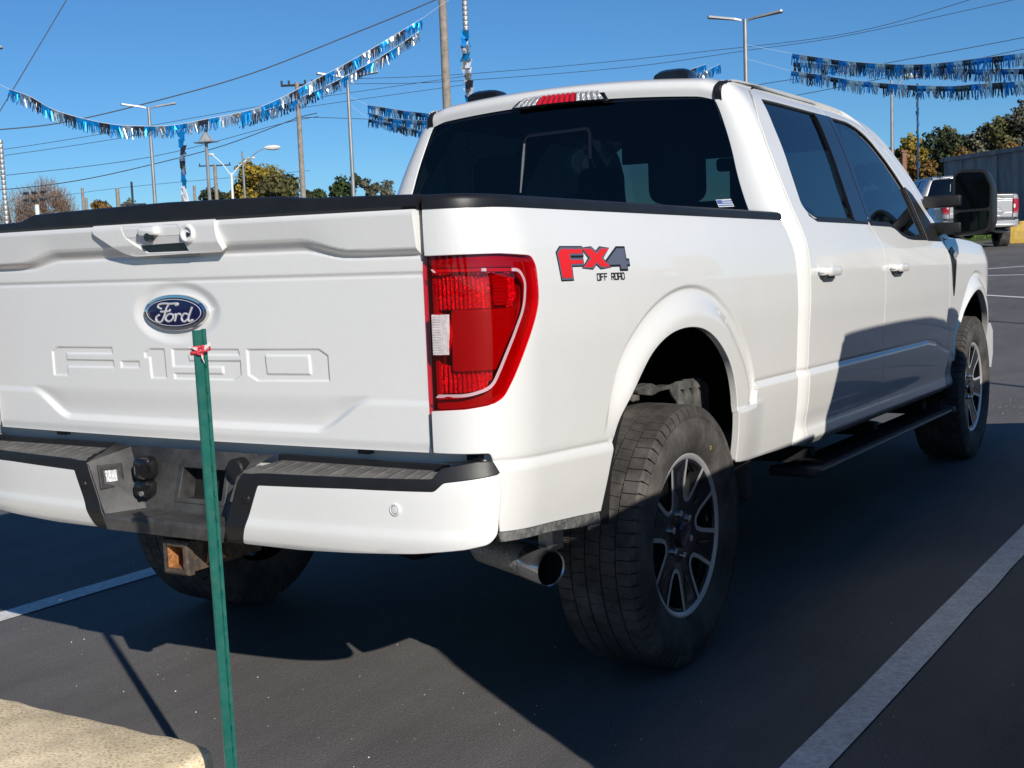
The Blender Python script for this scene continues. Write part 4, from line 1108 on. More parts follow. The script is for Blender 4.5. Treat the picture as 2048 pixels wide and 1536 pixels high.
# ---- wheels
def make_wheel(name='wheel'):
    """axis along x, outer face towards +x, rim plane at x=0"""
    w = empty(name)
    R = .404
    mb = MB(); xc = -.115
    prof = [(-.132, .238), (-.137, .30), (-.136, .345), (-.126, .375), (-.112, .390), (-.10, .3945), (0, .3965), (.10, .3945), (.112, .390), (.127, .376), (.1365, .350), (.1385, .315), (.134, .285), (.128, .268), (.120, .256), (.110, .250), (.10, .240)]
    mb.lathe([(xc + a, r) for a, r in prof], 96, 'x')
    tyre = mb.obj('tyre', M['rubber'], w)
    mb = MB()
    for (xr, hw, stag) in ((-.097, .0225, 0), (-.0485, .0215, .5), (0, .0215, 0), (.0485, .0215, .5), (.097, .0225, .25)):
        nb_ = 66
        for k in range(nb_):
            t0 = 2 * PI * (k + stag) / nb_; t1 = t0 + 2 * PI / nb_ * (.955 if abs(xr) < .09 else .925)
            V = []
            for (t, sk) in ((t0, 0), (t1, 0)):
                for x, r in ((xr - hw, .390), (xr - hw, R - .004 * abs(xr - hw) / .1), (xr + hw, R - .004 * abs(xr + hw) / .1), (xr + hw, .390)):
                    tt = t + (x - xr) * .35 * (1 if xr >= 0 else -1) * (0 if abs(xr) > .09 else 1)
                    V.append((xc + x, r * math.cos(tt), r * math.sin(tt)))
            mb.add(V, [(0, 1, 5, 4), (1, 2, 6, 5), (2, 3, 7, 6), (0, 3, 2, 1), (4, 5, 6, 7)])
            if abs(xr) > .09:                                      # shoulder lug running down the sidewall
                s_ = 1 if xr > 0 else -1
                V = []
                for t in (t0, t1 - (t1 - t0) * .12):
                    for x, r in ((.118, R - .005), (.1275, .391), (.1345, .370), (.1335, .362), (.118, .38)):
                        V.append((xc + s_ * x, r * math.cos(t), r * math.sin(t)))
                F = [(0, 1, 6, 5), (1, 2, 7, 6), (2, 3, 8, 7), (0, 4, 3, 2, 1), (5, 6, 7, 8, 9)]
                mb.add(V, F)
    tr_ = mb.obj('tread', M['rubber'], tyre); tr_['kind'] = 'stuff'
    mb = MB(); mb.lathe([(xc + .1325, .277), (xc + .1345, .277)], 8, 'x')
    mb = MB(); V = []; F = []
    for k in range(16):
        t = 2 * PI * k / 16
        for r in (.0065, .0042): V.append((xc + .1372, .290 * math.cos(.90) + r * math.cos(t), .290 * math.sin(.90) + r * math.sin(t)))
    for k in range(16): F.append((2 * k, 2 * k + 1, (2 * k + 3) % 32, (2 * k + 2) % 32))
    mb.add(V, F); mb.obj('tyre_mark', M['yellow'], tyre)
    # rim: barrel, lip, face with six windows, pockets in the spokes
    rim = empty('rim'); rim.parent = w
    mb = MB(); mb.lathe([(-.23, .235), (-.22, .222), (-.10, .218), (-.035, .222), (-.018, .232)], 64, 'x'); mb.obj('barrel', M['gloss_black'], rim)
    mb = MB(); mb.lathe([(-.022, .231), (-.010, .2315), (-.004, .236), (.000, .243), (.001, .2485), (-.002, .2525), (-.010, .2535)], 96, 'x'); mb.obj('rim_lip', M['machined'], rim)
    def xs_(r): return -.006 - .020 * (1 - (np.clip(r, 0, .235) / .235)**2) + .006 * ss(-r, -.085, -.05)
    def face(a, b): return np.stack([xs_(np.hypot(a, b)), a, b], -1)
    wins = []; bords = []; pocks = []
    for k in range(6):
        th = k * PI / 3
        def rot(p): return [(r * math.cos(th + t), r * math.sin(th + t)) for r, t in p]
        wins.append(rot([(.224, -.30), (.226, -.15), (.2265, 0), (.226, .15), (.224, .30), (.150, .27), (.108, .16), (.106, -.16), (.150, -.27)]))
    outer = [(.233 * math.cos(2 * PI * i / 96), .233 * math.sin(2 * PI * i / 96)) for i in range(96)]
    wins = [round_poly(p, .008, 3) for p in wins]
    fc = panel('wheel_face', outer, face, .012, M['wheel_black'], rim, holes=wins, flange=.02, hole_flange=.035, body=False)
    for k in range(6):
        th = k * PI / 3
        def strip(pin, width):
            V = []; F = []
            c0 = [(r * math.cos(th + t), r * math.sin(th + t)) for r, t in pin]
            P = [Vector(p) for p in c0]
            for i, p in enumerate(P):
                dd = (P[min(i + 1, len(P) - 1)] - P[max(0, i - 1)]).normalized(); nn = Vector((dd.y, -dd.x))
                for o_ in (0, width):
                    q = p + nn * o_
                    V.append((float(xs_(q.length)) + .0022, q.x, q.y))
            for i in range(len(P) - 1): F.append((2 * i, 2 * i + 1, 2 * i + 3, 2 * i + 2))
            return V, F
        mb = MB()
        path = [(.2335, .315), (.225, .312), (.150, .285), (.112, .20), (.1035, .0), (.112, -.20), (.150, -.285), (.225, -.312), (.2335, -.315)]
        c2 = round_poly([(r * math.cos(t), r * math.sin(t)) for r, t in path], [0, 0, .006, .012, 0, .012, .006, 0, 0], 3)
        pol = [(math.hypot(*p), math.atan2(p[1], p[0])) for p in c2]
        V, F = strip(pol, -.0135); mb.add(V, F, True)
        mb.obj('machined_edge', M['machined'], fc)
        mb = MB()
        # dark pocket pressed into the spoke between two windows
        t0 = PI / 6
        ang = [(.222, t0 - .13), (.222, t0 + .13), (.150, t0 + .10), (.120, t0), (.150, t0 - .10)]
        pts2 = [(r * math.cos(th + t), r * math.sin(th + t)) for r, t in ang]
        inn_ = [(r * math.cos(th + t), r * math.sin(th + t)) for r, t in [(.215, t0 - .09), (.215, t0 + .09), (.155, t0 + .06), (.132, t0), (.155, t0 - .06)]]
        V = [(float(xs_(math.hypot(*p))) + .001, *p) for p in pts2] + [(float(xs_(math.hypot(*p))) - .008 + .0095, *p) for p in inn_]
        mb.add(V, [(i, (i + 1) % 5, 5 + (i + 1) % 5, 5 + i) for i in range(5)] + [(5, 6, 7, 8, 9)])
        mb.obj('spoke_pocket', M['gloss_black'], fc)
        a = th + PI / 6
        mb = MB(); mb.tube([(-.050, .0675 * math.cos(a), .0675 * math.sin(a)), (-.014, .0675 * math.cos(a), .0675 * math.sin(a)), (-.010, .0675 * math.cos(a), .0675 * math.sin(a))], [.0115, .0115, .006], 10)
        mb.obj('lug_nut', M['chrome'], rim)
    mb = MB(); mb.lathe([(-.05, .040), (-.012, .040), (-.006, .034), (-.005, 0)], 32, 'x'); mb.obj('centre_cap', M['wheel_black'], rim)
    mb = MB(); mb.lathe([(-.19, .06), (-.075, .06), (-.075, .165), (-.10, .165), (-.10, .06)], 48, 'x'); mb.obj('brake_disc', M['galv'], rim)
    mb = MB(); mb.rbox((-.12, .06, .09), (-.05, .15, .18), .02, 3, 0); mb.obj('brake_caliper', M['galv'], rim)
    return w
w0 = make_wheel(); w0.parent = truck
w0.location = (.986, 1.078, .403); w0.rotation_euler = (math.radians(8), 0, 0)
for (x, y, rx, mir) in ((.986, 5.07, 24, False), (-.986, 1.078, 10, True), (-.986, 5.07, 40, True)):
    c = copy_tree(w0, truck); c.location = (x, y, .403); c.rotation_euler = (math.radians(rx), 0, 0)
    if mir: c.scale = (-1, 1, 1)

# ---- cab
def y_rear(z): return np.where(z > 1.45, 2.12 + .161 * (z - 1.45), 2.12 + .0 * z)
def a_cor(z): return .140 - .045 * ss(z, 1.45, 1.90)
def corner(q, z):
    q = np.asarray(q, float); z = np.asarray(z, float)
    xo = cab(2.3 + 0 * q, z)[:, 0]; yr = y_rear(z); a = a_cor(z); b = .12
    t = np.clip(q, 0, 1) * PI / 2
    x = xo - a + a * np.sin(t)**(2 / 2.5); y = yr + b * (1 - np.cos(t)**(2 / 2.5)) + np.maximum(0, q - 1)
    x = x + np.minimum(q, 0) * .5
    return np.stack([x, y, z + 0 * q], -1)
def q_of(y, z):
    k = (y - float(y_rear(np.array(z)))) / .12
    if k >= 1: return 1 + (k - 1) * .12
    return math.acos(max(0, 1 - max(0, k))**(2.5 / 2)) / (PI / 2)
SEAM = [(2.232, .56), (2.218, .74), (2.210, .85), (2.207, 1.16), (2.207, 1.33), (2.20, 1.45), (2.218, 1.587), (2.232, 1.69), (2.282, 1.80), (2.352, 1.884), (2.432, 1.938), (2.53, 1.952)]
sm = [(q_of(y, z) - .012, z) for y, z in catmull(SEAM, 3)]
cc = panel('cab_corner', [(0.0, 1.20), (.28, 1.20), (.28, .58), (.4, .56)] + sm + [(.95, 1.955), (.6, 1.952), (.25, 1.935), (.0, 1.905)], corner, .0135, M['white'], truck, flange=.02)
mirror(cc)
mb = MB(); mb.box((-.90, 2.15, .60), (.90, 2.19, 1.32)); mb.obj('cab_back_wall', M['white'], truck, sh)
# roof
_v = np.array([0, .03, .06, .09, .14, .25, .55, .95, 1.4, 1.70, 1.85, 1.97])
_vy = np.array([2.190, 2.186, 2.196, 2.222, 2.27, 2.38, 2.66, 3.05, 3.50, 3.80, 3.94, 4.05])
_vz = np.array([1.884, 1.912, 1.936, 1.951, 1.962, 1.970, 1.978, 1.981, 1.975, 1.957, 1.938, 1.915])
def roof(x, v):
    y = pchip(_v, _vy, v); z = pchip(_v, _vz, v)
    ax = np.abs(x)
    z = z + .033 * (1 - (ax / .66)**2) - .012 * ss(ax, .58, .665)
    y = y - .030 * (1 - (ax / .66)**2) * (1 - ss(v, .05, .3)) + .05 * (1 - (ax / .66)**2) * ss(v, 1.5, 1.97)
    return np.stack([x + 0 * v, y, z], -1)
grid('roof', roof, np.linspace(-.675, .675, 72), np.concatenate([np.linspace(0, .25, 26)[:-1], np.linspace(.25, 1.97, 44)]), M['white'], truck)
# roof side rails, from ditch to door seam
def rail(u, v):
    x0 = .675 + 0 * u; p0 = roof(x0, v); y = p0[:, 1]
    zt = np.minimum(np.interp(y, [2.1, 2.53, 3.35, 3.665, 3.782, 3.856, 3.954, 4.041], [1.955, 1.957, 1.957, 1.945, 1.911, 1.874, 1.838, 1.79]), p0[:, 2])
    p1 = cab(y, zt)
    k = u[:, None]
    r = p0 * (1 - k) + p1 * k
    bul = np.sin(PI * u) * .008
    r[:, 0] += bul; r[:, 2] += bul * .8
    return r
rl = grid('roof_rail', rail, np.linspace(0, 1, 10), np.concatenate([np.linspace(.09, .25, 12)[:-1], np.linspace(.25, 1.97, 40)]), M['white'], truck)
mirror(rl)
mb = MB(); V = []; F = []
vv = np.linspace(0.0, .17, 18)
for k, v in enumerate(vv):
    for x in (.648, .655, .672, .680):
        p = roof(np.array([x]), np.array([v]))[0]
        V.append((x, p[1] - (.005 if v < .12 else 0), p[2] + (.004 if x in (.655, .672) else -.003)))
for k in range(len(vv) - 1):
    for j in range(3): F.append((k * 4 + j, k * 4 + j + 1, (k + 1) * 4 + j + 1, (k + 1) * 4 + j))
mb.add(V, F); dm = mb.obj('roof_ditch_moulding', M['cap'], truck, sh); mirror(dm)
# rear window
def rglass(x, z):
    hw = cab(2.3 + 0 * z, z)[:, 0] - a_cor(z)
    return np.stack([x * hw, y_rear(z) - .028 * (1 - x**2) + .004, z + 0 * x], -1)
rg = panel('rear_window', [(-.995, 1.30), (.995, 1.30), (.995, 1.884), (.6, 1.900), (0, 1.908), (-.6, 1.900), (-.995, 1.884)], rglass, .04, M['tint'], truck, flange=.004, edge=.001)
def gstrip(path, w_, off, name, m, parent):
    V = []; F = []
    P = [np.array(p) for p in path]
    for i, p in enumerate(P):
        dd = P[min(i + 1, len(P) - 1)] - P[max(0, i - 1)]; dd = dd / np.array([1, 1]); L = np.hypot(dd[0] * .75, dd[1]); nn = np.array([dd[1] / L / .75, -dd[0] * .75 / L])
        for (o_, h) in ((-w_ / 2, 0), (-w_ / 2, off), (w_ / 2, off), (w_ / 2, 0)):
            q = p + nn * o_
            r = rglass(np.array([q[0]]), np.array([q[1]]))[0]
            V.append((r[0], r[1] - h, r[2]))
    for i in range(len(P) - 1):
        for j in range(3): F.append((i * 4 + j, i * 4 + j + 1, (i + 1) * 4 + j + 1, (i + 1) * 4 + j))
    mb = MB().add(V, F); return mb.obj(name, m, parent, sh)
fr = round_poly([(-.222, 1.33), (-.248, 1.795), (.190, 1.805), (.182, 1.33)], [0, .035, .03, 0], 5)
gstrip(fr, .013, .004, 'sliding_pane_frame', M['gloss_black'], rg)
gstrip([(-.229, 1.33), (-.242, 1.70), (-.2445, 1.765)], .007, .007, 'sliding_pane_glint', M['galv'], rg)  # bright strip stands in for the sun's reflection on the left frame bar
gstrip([(-1.0, 1.32), (-1.0, 1.86), (-.99, 1.886), (-.5, 1.905), (0, 1.911), (.5, 1.905), (.99, 1.886), (1.0, 1.86), (1.0, 1.32)], .016, .003, 'window_seal', M['gloss_black'], rg)
# small sticker low on the glass
def stk(x, z, h=0): p = rglass(np.array([x]), np.array([z]))[0]; return (p[0], p[1] - .0015 - h, p[2])
mb = MB(); mb.add([stk(.860, 1.464), stk(.935, 1.464), stk(.930, 1.493), stk(.855, 1.493)], [(0, 1, 2, 3)]); st_ = mb.obj('window_sticker', M['decal_white'], rg, sh)
mb = MB()
for k, (z0, z1) in enumerate(((1.468, 1.472), (1.476, 1.480), (1.484, 1.488))): mb.add([stk(.863, z0, .0006), stk(.932, z0, .0006), stk(.932, z1, .0006), stk(.863, z1, .0006)], [(0, 1, 2, 3)])
mb.add([stk(.860, 1.478, .0007), stk(.885, 1.478, .0007), stk(.883, 1.491, .0007), stk(.858, 1.491, .0007)], [(0, 1, 2, 3)]); mb.obj('sticker_print', M['decal_blue'], st_, sh)
# high brake lamp
def chm(x, t): 
    k = (x / .2)**2
    return np.stack([x * (1 - .18 * t), 2.121 + .047 * t - .008 * np.sin(PI * np.clip(t, 0, 1)) + .003 * k, 1.912 - .003 * k + .052 * t], -1)
ch_out = round_poly([(-.222, 0), (.222, 0), (.214, .75), (.195, 1.0), (-.195, 1.0), (-.214, .75)], [.0, .0, .01, .01, .01, .01])
hb = panel('high_brake_lamp', round_poly([(-.222, .0), (.222, .0), (.220, .8), (.20, 1.06), (-.20, 1.06), (-.220, .8)], .01), lambda x, t: chm(x, t) + np.array([0, .012, 0]), .02, M['gloss_black'], truck, flange=.006)
def chr_(x, t): return chm(x, t) + np.stack([0 * x, .008 - .005 * np.abs(np.sin(x * PI / .026)), 0 * x], -1)
panel('cargo_lamp', [(-.21, .05), (-.105, .05), (-.105, .95), (-.195, .95)], chr_, .005, M['reflector'], hb, flange=0)
panel('cargo_lamp', [(.21, .05), (.088, .05), (.088, .95), (.195, .95)], chr_, .005, M['reflector'], hb, flange=0)
panel('brake_reflector', [(-.103, .05), (.086, .05), (.086, .95), (-.103, .95)], chr_, .005, M['chm_red'], hb, flange=0)
panel('clear_cover', round_poly([(-.215, .02), (-.104, .02), (-.104, 1.0), (-.198, 1.0)], .01), chm, .02, M['lens_clear'], hb, flange=.003, edge=.001)
panel('clear_cover', round_poly([(.215, .02), (.087, .02), (.087, 1.0), (.198, 1.0)], .01), chm, .02, M['lens_clear'], hb, flange=.003, edge=.001)
panel('red_cover', [(-.103, .02), (.086, .02), (.086, 1.0), (-.103, 1.0)], chm, .02, M['lens_clear'], hb, flange=.003, edge=.001)
# smoked roof marker lights
def pod():
    mb = MB(); V = []; F = []; n = 12; L = 9
    for j in range(L):
        v = j / (L - 1); y = -.075 + .17 * v
        h = .044 * (1 - (2 * v - .75)**4 * .55 if v > .1 else .72 + 2.0 * v); hw = .074 * (1 - .35 * v**2)
        for i in range(n):
            t = PI * i / (n - 1); c, s_ = math.cos(t), math.sin(t)
            V.append((hw * math.copysign(abs(c)**.55, c), y, h * abs(s_)**.55 - .004))
    for j in range(L - 1):
        for i in range(n - 1): F.append((j * n + i, (j + 1) * n + i, (j + 1) * n + i + 1, j * n + i + 1))
    F.append(tuple(range(n))[::-1]); F.append(tuple((L - 1) * n + i for i in range(n)))
    mb.add(V, F, True)
    return mb
for sx in (-1, 1):
    pd = pod().obj('roof_marker_light', M['gloss_black'], truck)
    pd.location = (sx * .44, 2.33, 1.988 - RAKE * 2.33 - .006)
# ---- doors and windows
def offset_in(poly, d): return grow(poly, -d)
def fcab(off): return lambda y, z: cab(y, z, off)
TOPF = [(3.31, 1.952), (3.40, 1.951), (3.665, 1.938), (3.782, 1.904), (3.856, 1.867), (3.954, 1.830), (4.041, 1.782), (4.15, 1.70), (4.25, 1.60), (4.33, 1.50), (4.40, 1.37)]
rear_out = [(2.240, .545), (2.225, .74), (2.216, .85), (2.213, 1.16), (2.214, 1.33), (2.207, 1.45), (2.225, 1.587), (2.239, 1.69), (2.290, 1.80), (2.36, 1.88), (2.44, 1.932), (2.53, 1.946), (2.69, 1.951), (3.0, 1.953), (3.294, 1.952), (3.278, 1.895), (3.124, 1.405), (3.150, 1.375), (3.200, 1.320), (3.222, 1.28), (3.222, 1.13), (3.222, .845), (3.232, .60), (3.238, .545)]
front_out = [(3.244, .545), (3.238, .60), (3.228, .845), (3.228, 1.13), (3.228, 1.28), (3.206, 1.322), (3.156, 1.378), (3.131, 1.405), (3.285, 1.895), (3.302, 1.952)] + catmull(TOPF, 3)[1:] + [(4.405, 1.30), (4.412, 1.24), (4.425, 1.15), (4.445, 1.02), (4.468, .92), (4.478, .70), (4.47, .60), (4.44, .545)]
RW = round_poly([(2.325, 1.470), (2.364, 1.576), (2.395, 1.68), (2.425, 1.785), (2.462, 1.901), (2.687, 1.905), (3.258, 1.904), (3.101, 1.412), (2.44, 1.412), (2.352, 1.440)], [.02, 0, 0, 0, .03, 0, .004, .004, .06, .03])
FW = round_poly([(3.303, 1.904), (3.620, 1.902), (3.717, 1.882), (3.80, 1.852), (3.87, 1.812), (3.96, 1.738), (4.02, 1.674), (4.085, 1.600), (4.075, 1.48), (4.065, 1.345), (3.80, 1.345), (3.70, 1.350), (3.61, 1.366), (3.53, 1.396), (3.47, 1.405), (3.149, 1.407)], [.004, .05, .02, .02, .02, .02, .02, .004, 0, .004, .02, .02, .03, .03, .02, .004])
def door(name, out, win, hy):
    d_ = panel(name, out, lambda y, z: cab(y, z), .0145, M['white'], truck, holes=[win], flange=.02, edge=.003, hole_flange=.012, extra=along([(2.1, .846), (4.02, .843), (4.19, .824), (4.37, .784), (4.5, .765)], GOFF, .012) + along([(2.1, .602), (4.5, .602)], (-.012, -.006, 0, .006, .012, .022), .014))
    inn = offset_in(win, .012)
    panel('window_seal', offset_in(win, -.001), fcab(-.006), .02, M['cap'], d_, holes=[inn], flange=.01, edge=.001)
    panel('window', offset_in(win, .006), fcab(-.013), .06, M['tint_side'], d_, flange=.004, edge=.001)
    # grab handle over a shallow dish
    mb = MB()
    V = []; F = []; nl = 14
    for i in range(nl):
        v = i / (nl - 1); y = hy + .20 * v
        e = min(1, 3.2 * min(v, 1 - v) + .25)
        c = cab(np.array([y]), np.array([1.212]))[0]
        bow = .036 * min(1, 5 * min(v, 1 - v) + .35)
        for k in range(10):
            t = 2 * PI * k / 10; cc_, s_ = math.cos(t), math.sin(t)
            V.append((c[0] + bow + .010 * math.copysign(abs(cc_)**.6, cc_) * e, y, 1.212 + .019 * math.copysign(abs(s_)**.6, s_) * e))
    for i in range(nl - 1):
        for k in range(10): F.append((i * 10 + k, (i + 1) * 10 + k, (i + 1) * 10 + (k + 1) % 10, i * 10 + (k + 1) % 10))
    F.append(tuple(range(10))); F.append(tuple((nl - 1) * 10 + k for k in range(10))[::-1])
    mb.add(V, F, True)
    for yy in (hy + .012, hy + .165):
        c = cab(np.array([yy]), np.array([1.212]))[0]; mb.rbox((c[0] - .02, yy, 1.196), (c[0] + .034, yy + .03, 1.228), .008, 2, 0)
    mb.obj('door_handle', M['white'], d_, sh)
    panel('handle_dish', [(hy + .10 + .075 * math.cos(2 * PI * i / 28), 1.205 + .034 * math.sin(2 * PI * i / 28)) for i in range(28)], lambda y, z: cab(y, z, .0012 - .0), .02, M['white'], d_, flange=0)
    mb = MB()
    c = cab(np.array([hy + .08]), np.array([1.185]))[0]; mb.rbox((c[0] + .004, hy + .045, 1.184), (c[0] + .022, hy + .150, 1.196), .004, 2, 1); mb.obj('handle_underside', M['trimgrey'], d_, sh)
    return d_
rd = door('rear_door', rear_out, RW, 2.285)
fd = door('front_door', front_out, FW, 3.285)
# black B-pillar trim and mirror sail
panel('pillar_trim', [(3.108, 1.896), (3.276, 1.899), (3.124, 1.414), (2.930, 1.418)], fcab(.003), .03, M['gloss_black'], rd, flange=.012, edge=.002)
panel('pillar_trim', [(3.287, 1.899), (3.345, 1.899), (3.175, 1.413), (3.135, 1.414)], fcab(.003), .03, M['gloss_black'], fd, flange=.012, edge=.002)
sail = panel('mirror_sail', round_poly([(4.078, 1.603), (4.16, 1.575), (4.27, 1.45), (4.36, 1.335), (4.06, 1.338)], [.002, .02, 0, .02, .002]), fcab(.004), .03, M['cap'], fd, flange=.012, edge=.003)
panel('window_lower_trim', [(3.14, 1.410), (3.47, 1.409), (3.53, 1.400), (3.61, 1.371), (3.70, 1.355), (3.80, 1.350), (4.06, 1.350), (4.06, 1.338), (3.79, 1.338), (3.69, 1.343), (3.60, 1.358), (3.52, 1.388), (3.46, 1.397), (3.14, 1.399)], fcab(.002), .03, M['cap'], fd, flange=.008, edge=.001)
panel('window_lower_trim', [(2.40, 1.415), (3.12, 1.414), (3.117, 1.403), (2.43, 1.404), (2.36, 1.425), (2.355, 1.436)], fcab(.002), .03, M['cap'], rd, flange=.008, edge=.001)
# tow mirror
mir = empty('tow_mirror'); mir.parent = fd
mb = MB(); V = []; F = []; secs = [(4.335, .97, .98), (4.345, 1.0, 1.0), (4.40, 1.0, 1.0), (4.47, .96, .97), (4.53, .86, .90), (4.56, .70, .76)]
pr_ = round_poly([(1.045, 1.352), (1.222, 1.372), (1.238, 1.42), (1.238, 1.60), (1.205, 1.682), (1.165, 1.690), (1.072, 1.690), (1.045, 1.668)], [.02, .03, .01, .02, .03, .02, .02, .02], 4)
cx_, cz_ = 1.13, 1.53
for (y, k1, k2) in secs:
    for (a, b) in pr_: V.append((cx_ + (a - cx_) * k1, y, cz_ + (b - cz_) * k2))
n = len(pr_)
for j in range(len(secs) - 1):
    for i in range(n): F.append((j * n + i, j * n + (i + 1) % n, (j + 1) * n + (i + 1) % n, (j + 1) * n + i))
F.append(tuple((len(secs) - 1) * n + i for i in range(n))); F.append(tuple(range(n))[::-1])
mb.add(V, F, True); mb.obj('mirror_head', M['cap'], mir, sh)
def mplate(poly, y, name, m, bow=0.0):
    f = lambda x, z: np.stack([x + 0 * z, y - bow * (1 - ((x - 1.13) / .1)**2) + 0 * z, z + 0 * x], -1)
    return panel(name, poly, f, .03, m, mir, flange=.006, edge=.002)
mplate(round_poly([(1.060, 1.490), (1.222, 1.495), (1.224, 1.60), (1.196, 1.668), (1.078, 1.674), (1.060, 1.655)], .016), 4.331, 'mirror_glass', M['mirror'])
mplate(round_poly([(1.062, 1.375), (1.212, 1.392), (1.222, 1.478), (1.062, 1.472)], .016), 4.331, 'wide_angle_glass', M['mirror'], .010)
mb = MB()
mb.rbox((.90, 4.31, 1.505), (1.09, 4.43, 1.565), .010, 3, 0); mb.rbox((.90, 4.31, 1.368), (1.09, 4.43, 1.428), .010, 3, 0)
mb.obj('mirror_arm', M['cap'], mir, sh)
rdl = mirror(rd); fdl = mirror(fd)
# A pillar, windscreen
ap = panel('windscreen_pillar', [(3.34, 1.958), (3.67, 1.945), (3.79, 1.911), (3.864, 1.874), (3.962, 1.837), (4.05, 1.789), (4.158, 1.707), (4.258, 1.607), (4.338, 1.507), (4.43, 1.36), (4.56, 1.35), (4.52, 1.40), (4.43, 1.52), (4.34, 1.63), (4.23, 1.74), (4.13, 1.82), (4.04, 1.875), (3.93, 1.92), (3.75, 1.955), (3.34, 1.964)], lambda y, z: cab(y, z), .02, M['white'], truck, flange=.04, edge=.012)
mirror(ap)
def wscreen(x, v):
    y = 4.05 + .62 * v; z = 1.935 - .565 * v
    hw = .655 + .20 * v
    return np.stack([x * hw, y + .06 * (1 - x**2) + .10 * v * (1 - x**2), z + .02 * (1 - x**2) * (1 - v)], -1)
panel('windscreen', [(-1, 0), (1, 0), (1, 1), (-1, 1)], wscreen, .1, M['clear'], truck, flange=.004, edge=.001, sign=-1)
# fenders, hood, front end
FARCH = catmull([(4.655, .56), (4.62, .66), (4.612, .74), (4.65, .83), (4.73, .905), (4.80, .972), (4.91, 1.04), (5.04, 1.068), (5.17, 1.045), (5.28, .985), (5.38, .90), (5.46, .80), (5.51, .70), (5.53, .62)], 4)
fo = [(4.448, .545), (4.478, .60), (4.486, .70), (4.476, .92), (4.453, 1.02), (4.433, 1.15), (4.420, 1.24), (4.413, 1.300), (4.42, 1.335), (4.56, 1.345), (4.80, 1.348), (5.10, 1.336), (5.40, 1.308), (5.70, 1.26), (5.86, 1.20), (5.88, .95), (5.80, .80), (5.60, .79), (5.54, .80)] + FARCH[::-1][2:] + [(4.60, .535)]
fen = panel('front_fender', fo, lambda y, z: cab(y, z), .0145, M['white'], truck, flange=.03, edge=.004, extra=along(RINGF, (-.003, 0, .004, .008, .012, .016, .022, .030), .009))
vt = panel('fender_vent', round_poly([(4.455, 1.285), (4.545, 1.305), (4.575, 1.25), (4.545, 1.13), (4.528, 1.045), (4.497, 1.10)], .008), fcab(.004), .02, M['cap'], fen, flange=.01)
panel('vent_badge', round_poly([(4.50, 1.262), (4.575, 1.285), (4.59, 1.255), (4.52, 1.235)], .004), fcab(.009), .02, M['chrome'], fen, flange=.006)
panel('vent_slot', [(4.508, 1.215), (4.552, 1.220), (4.532, 1.10), (4.515, 1.09)], fcab(.006), .02, M['dark'], fen, flange=0)
fenl = mirror(fen)
def hood(x, y):
    hw = cab(y, 1.345 + 0 * y)[:, 0] - .004
    k = np.abs(x)
    z = np.interp(y, [4.45, 4.8, 5.1, 5.4, 5.7, 5.9], [1.342, 1.348, 1.337, 1.309, 1.262, 1.19]) + .055 * (1 - k**2.5) + .012 * ss(k, .55, .7) * (1 - ss(k, .86, 1.0))
    return np.stack([x * hw, y + .12 * (1 - k**2) * ss(y, 5.2, 5.9), z], -1)
grid('hood', hood, np.linspace(-1, 1, 50), np.linspace(4.45, 5.88, 40), M['white'], truck)
mb = MB(); mb.box((-.85, 4.45, 1.30), (.85, 4.75, 1.335)); mb.obj('cowl', M['cap'], truck, sh)
def fplan(q):  # front end plan, q from -1 to 1
    return q * .93, 5.93 - .30 * np.abs(q)**3
def ffront(z0, z1, o): return lambda q, v: np.stack([fplan(q)[0], fplan(q)[1] + o + 0 * v, z0 + (z1 - z0) * v], -1)
grid('grille', ffront(.86, 1.22, .0), np.linspace(-.82, .82, 30), np.linspace(0, 1, 6), M['gloss_black'], truck, sign=-1)
mb = MB(); V = []; F = []
for q in np.linspace(-1, 1, 24):
    x, y = fplan(q)
    for (dy, z) in ((-.12, .60), (.02, .58), (.07, .66), (.07, .80), (.0, .85), (-.12, .85)): V.append((x * 1.045, y + dy, z))
for i in range(23):
    for j in range(5): F.append((i * 6 + j, (i + 1) * 6 + j, (i + 1) * 6 + j + 1, i * 6 + j + 1))
F.append(tuple(range(6))[::-1]); F.append(tuple(23 * 6 + j for j in range(6)))
mb.add(V, F, True); mb.obj('front_bumper', M['white'], truck, sh)
hl = grid('headlight', ffront(.98, 1.20, .012), np.linspace(.80, .99, 8), np.linspace(0, 1, 6), M['reflector'], truck, sign=-1); mirror(hl)
# rocker and running boards
mb = MB(); mb.box((.78, 2.20, .56), (.925, 4.60, .80)); rk = mb.obj('rocker', M['under'], truck, sh); mirror(rk)
mb = MB(); V = []; F = []
Y_ = np.linspace(2.28, 4.42, 30)
sec = [(.84, .455), (.860, .462), (1.004, .462), (1.018, .458), (1.022, .449), (1.010, .440), (.84, .436)]
for y in Y_:
    e = 1.0
    for (x, z) in sec: V.append((x, y, z))
for i in range(len(Y_) - 1):
    for j in range(7): F.append((i * 7 + j, (i + 1) * 7 + j, (i + 1) * 7 + (j + 1) % 7, i * 7 + (j + 1) % 7))
F.append(tuple(range(7))); F.append(tuple((len(Y_) - 1) * 7 + j for j in range(7))[::-1])
mb.add(V, F); rb = mb.obj('running_board', M['cap'], truck, sh)
mb = MB()
for k in range(74):
    y = 2.36 + k * .0275; mb.box((.895, y, .462), (1.0, y + .016, .4665))
mb.obj('step_tread', M['cap'], rb, sh)
for y in (4.42, 2.20): MB().rbox((.83, y, .432), (1.024, y + .08, .468), .012, 3, 1).obj('board_end_cap', M['blackplastic'], rb, sh)
for y in (2.5, 3.4, 4.3): MB().box((.60, y, .44), (.90, y + .06, .50)).obj('board_bracket', M['under'], rb, sh)
rbl = mirror(rb)
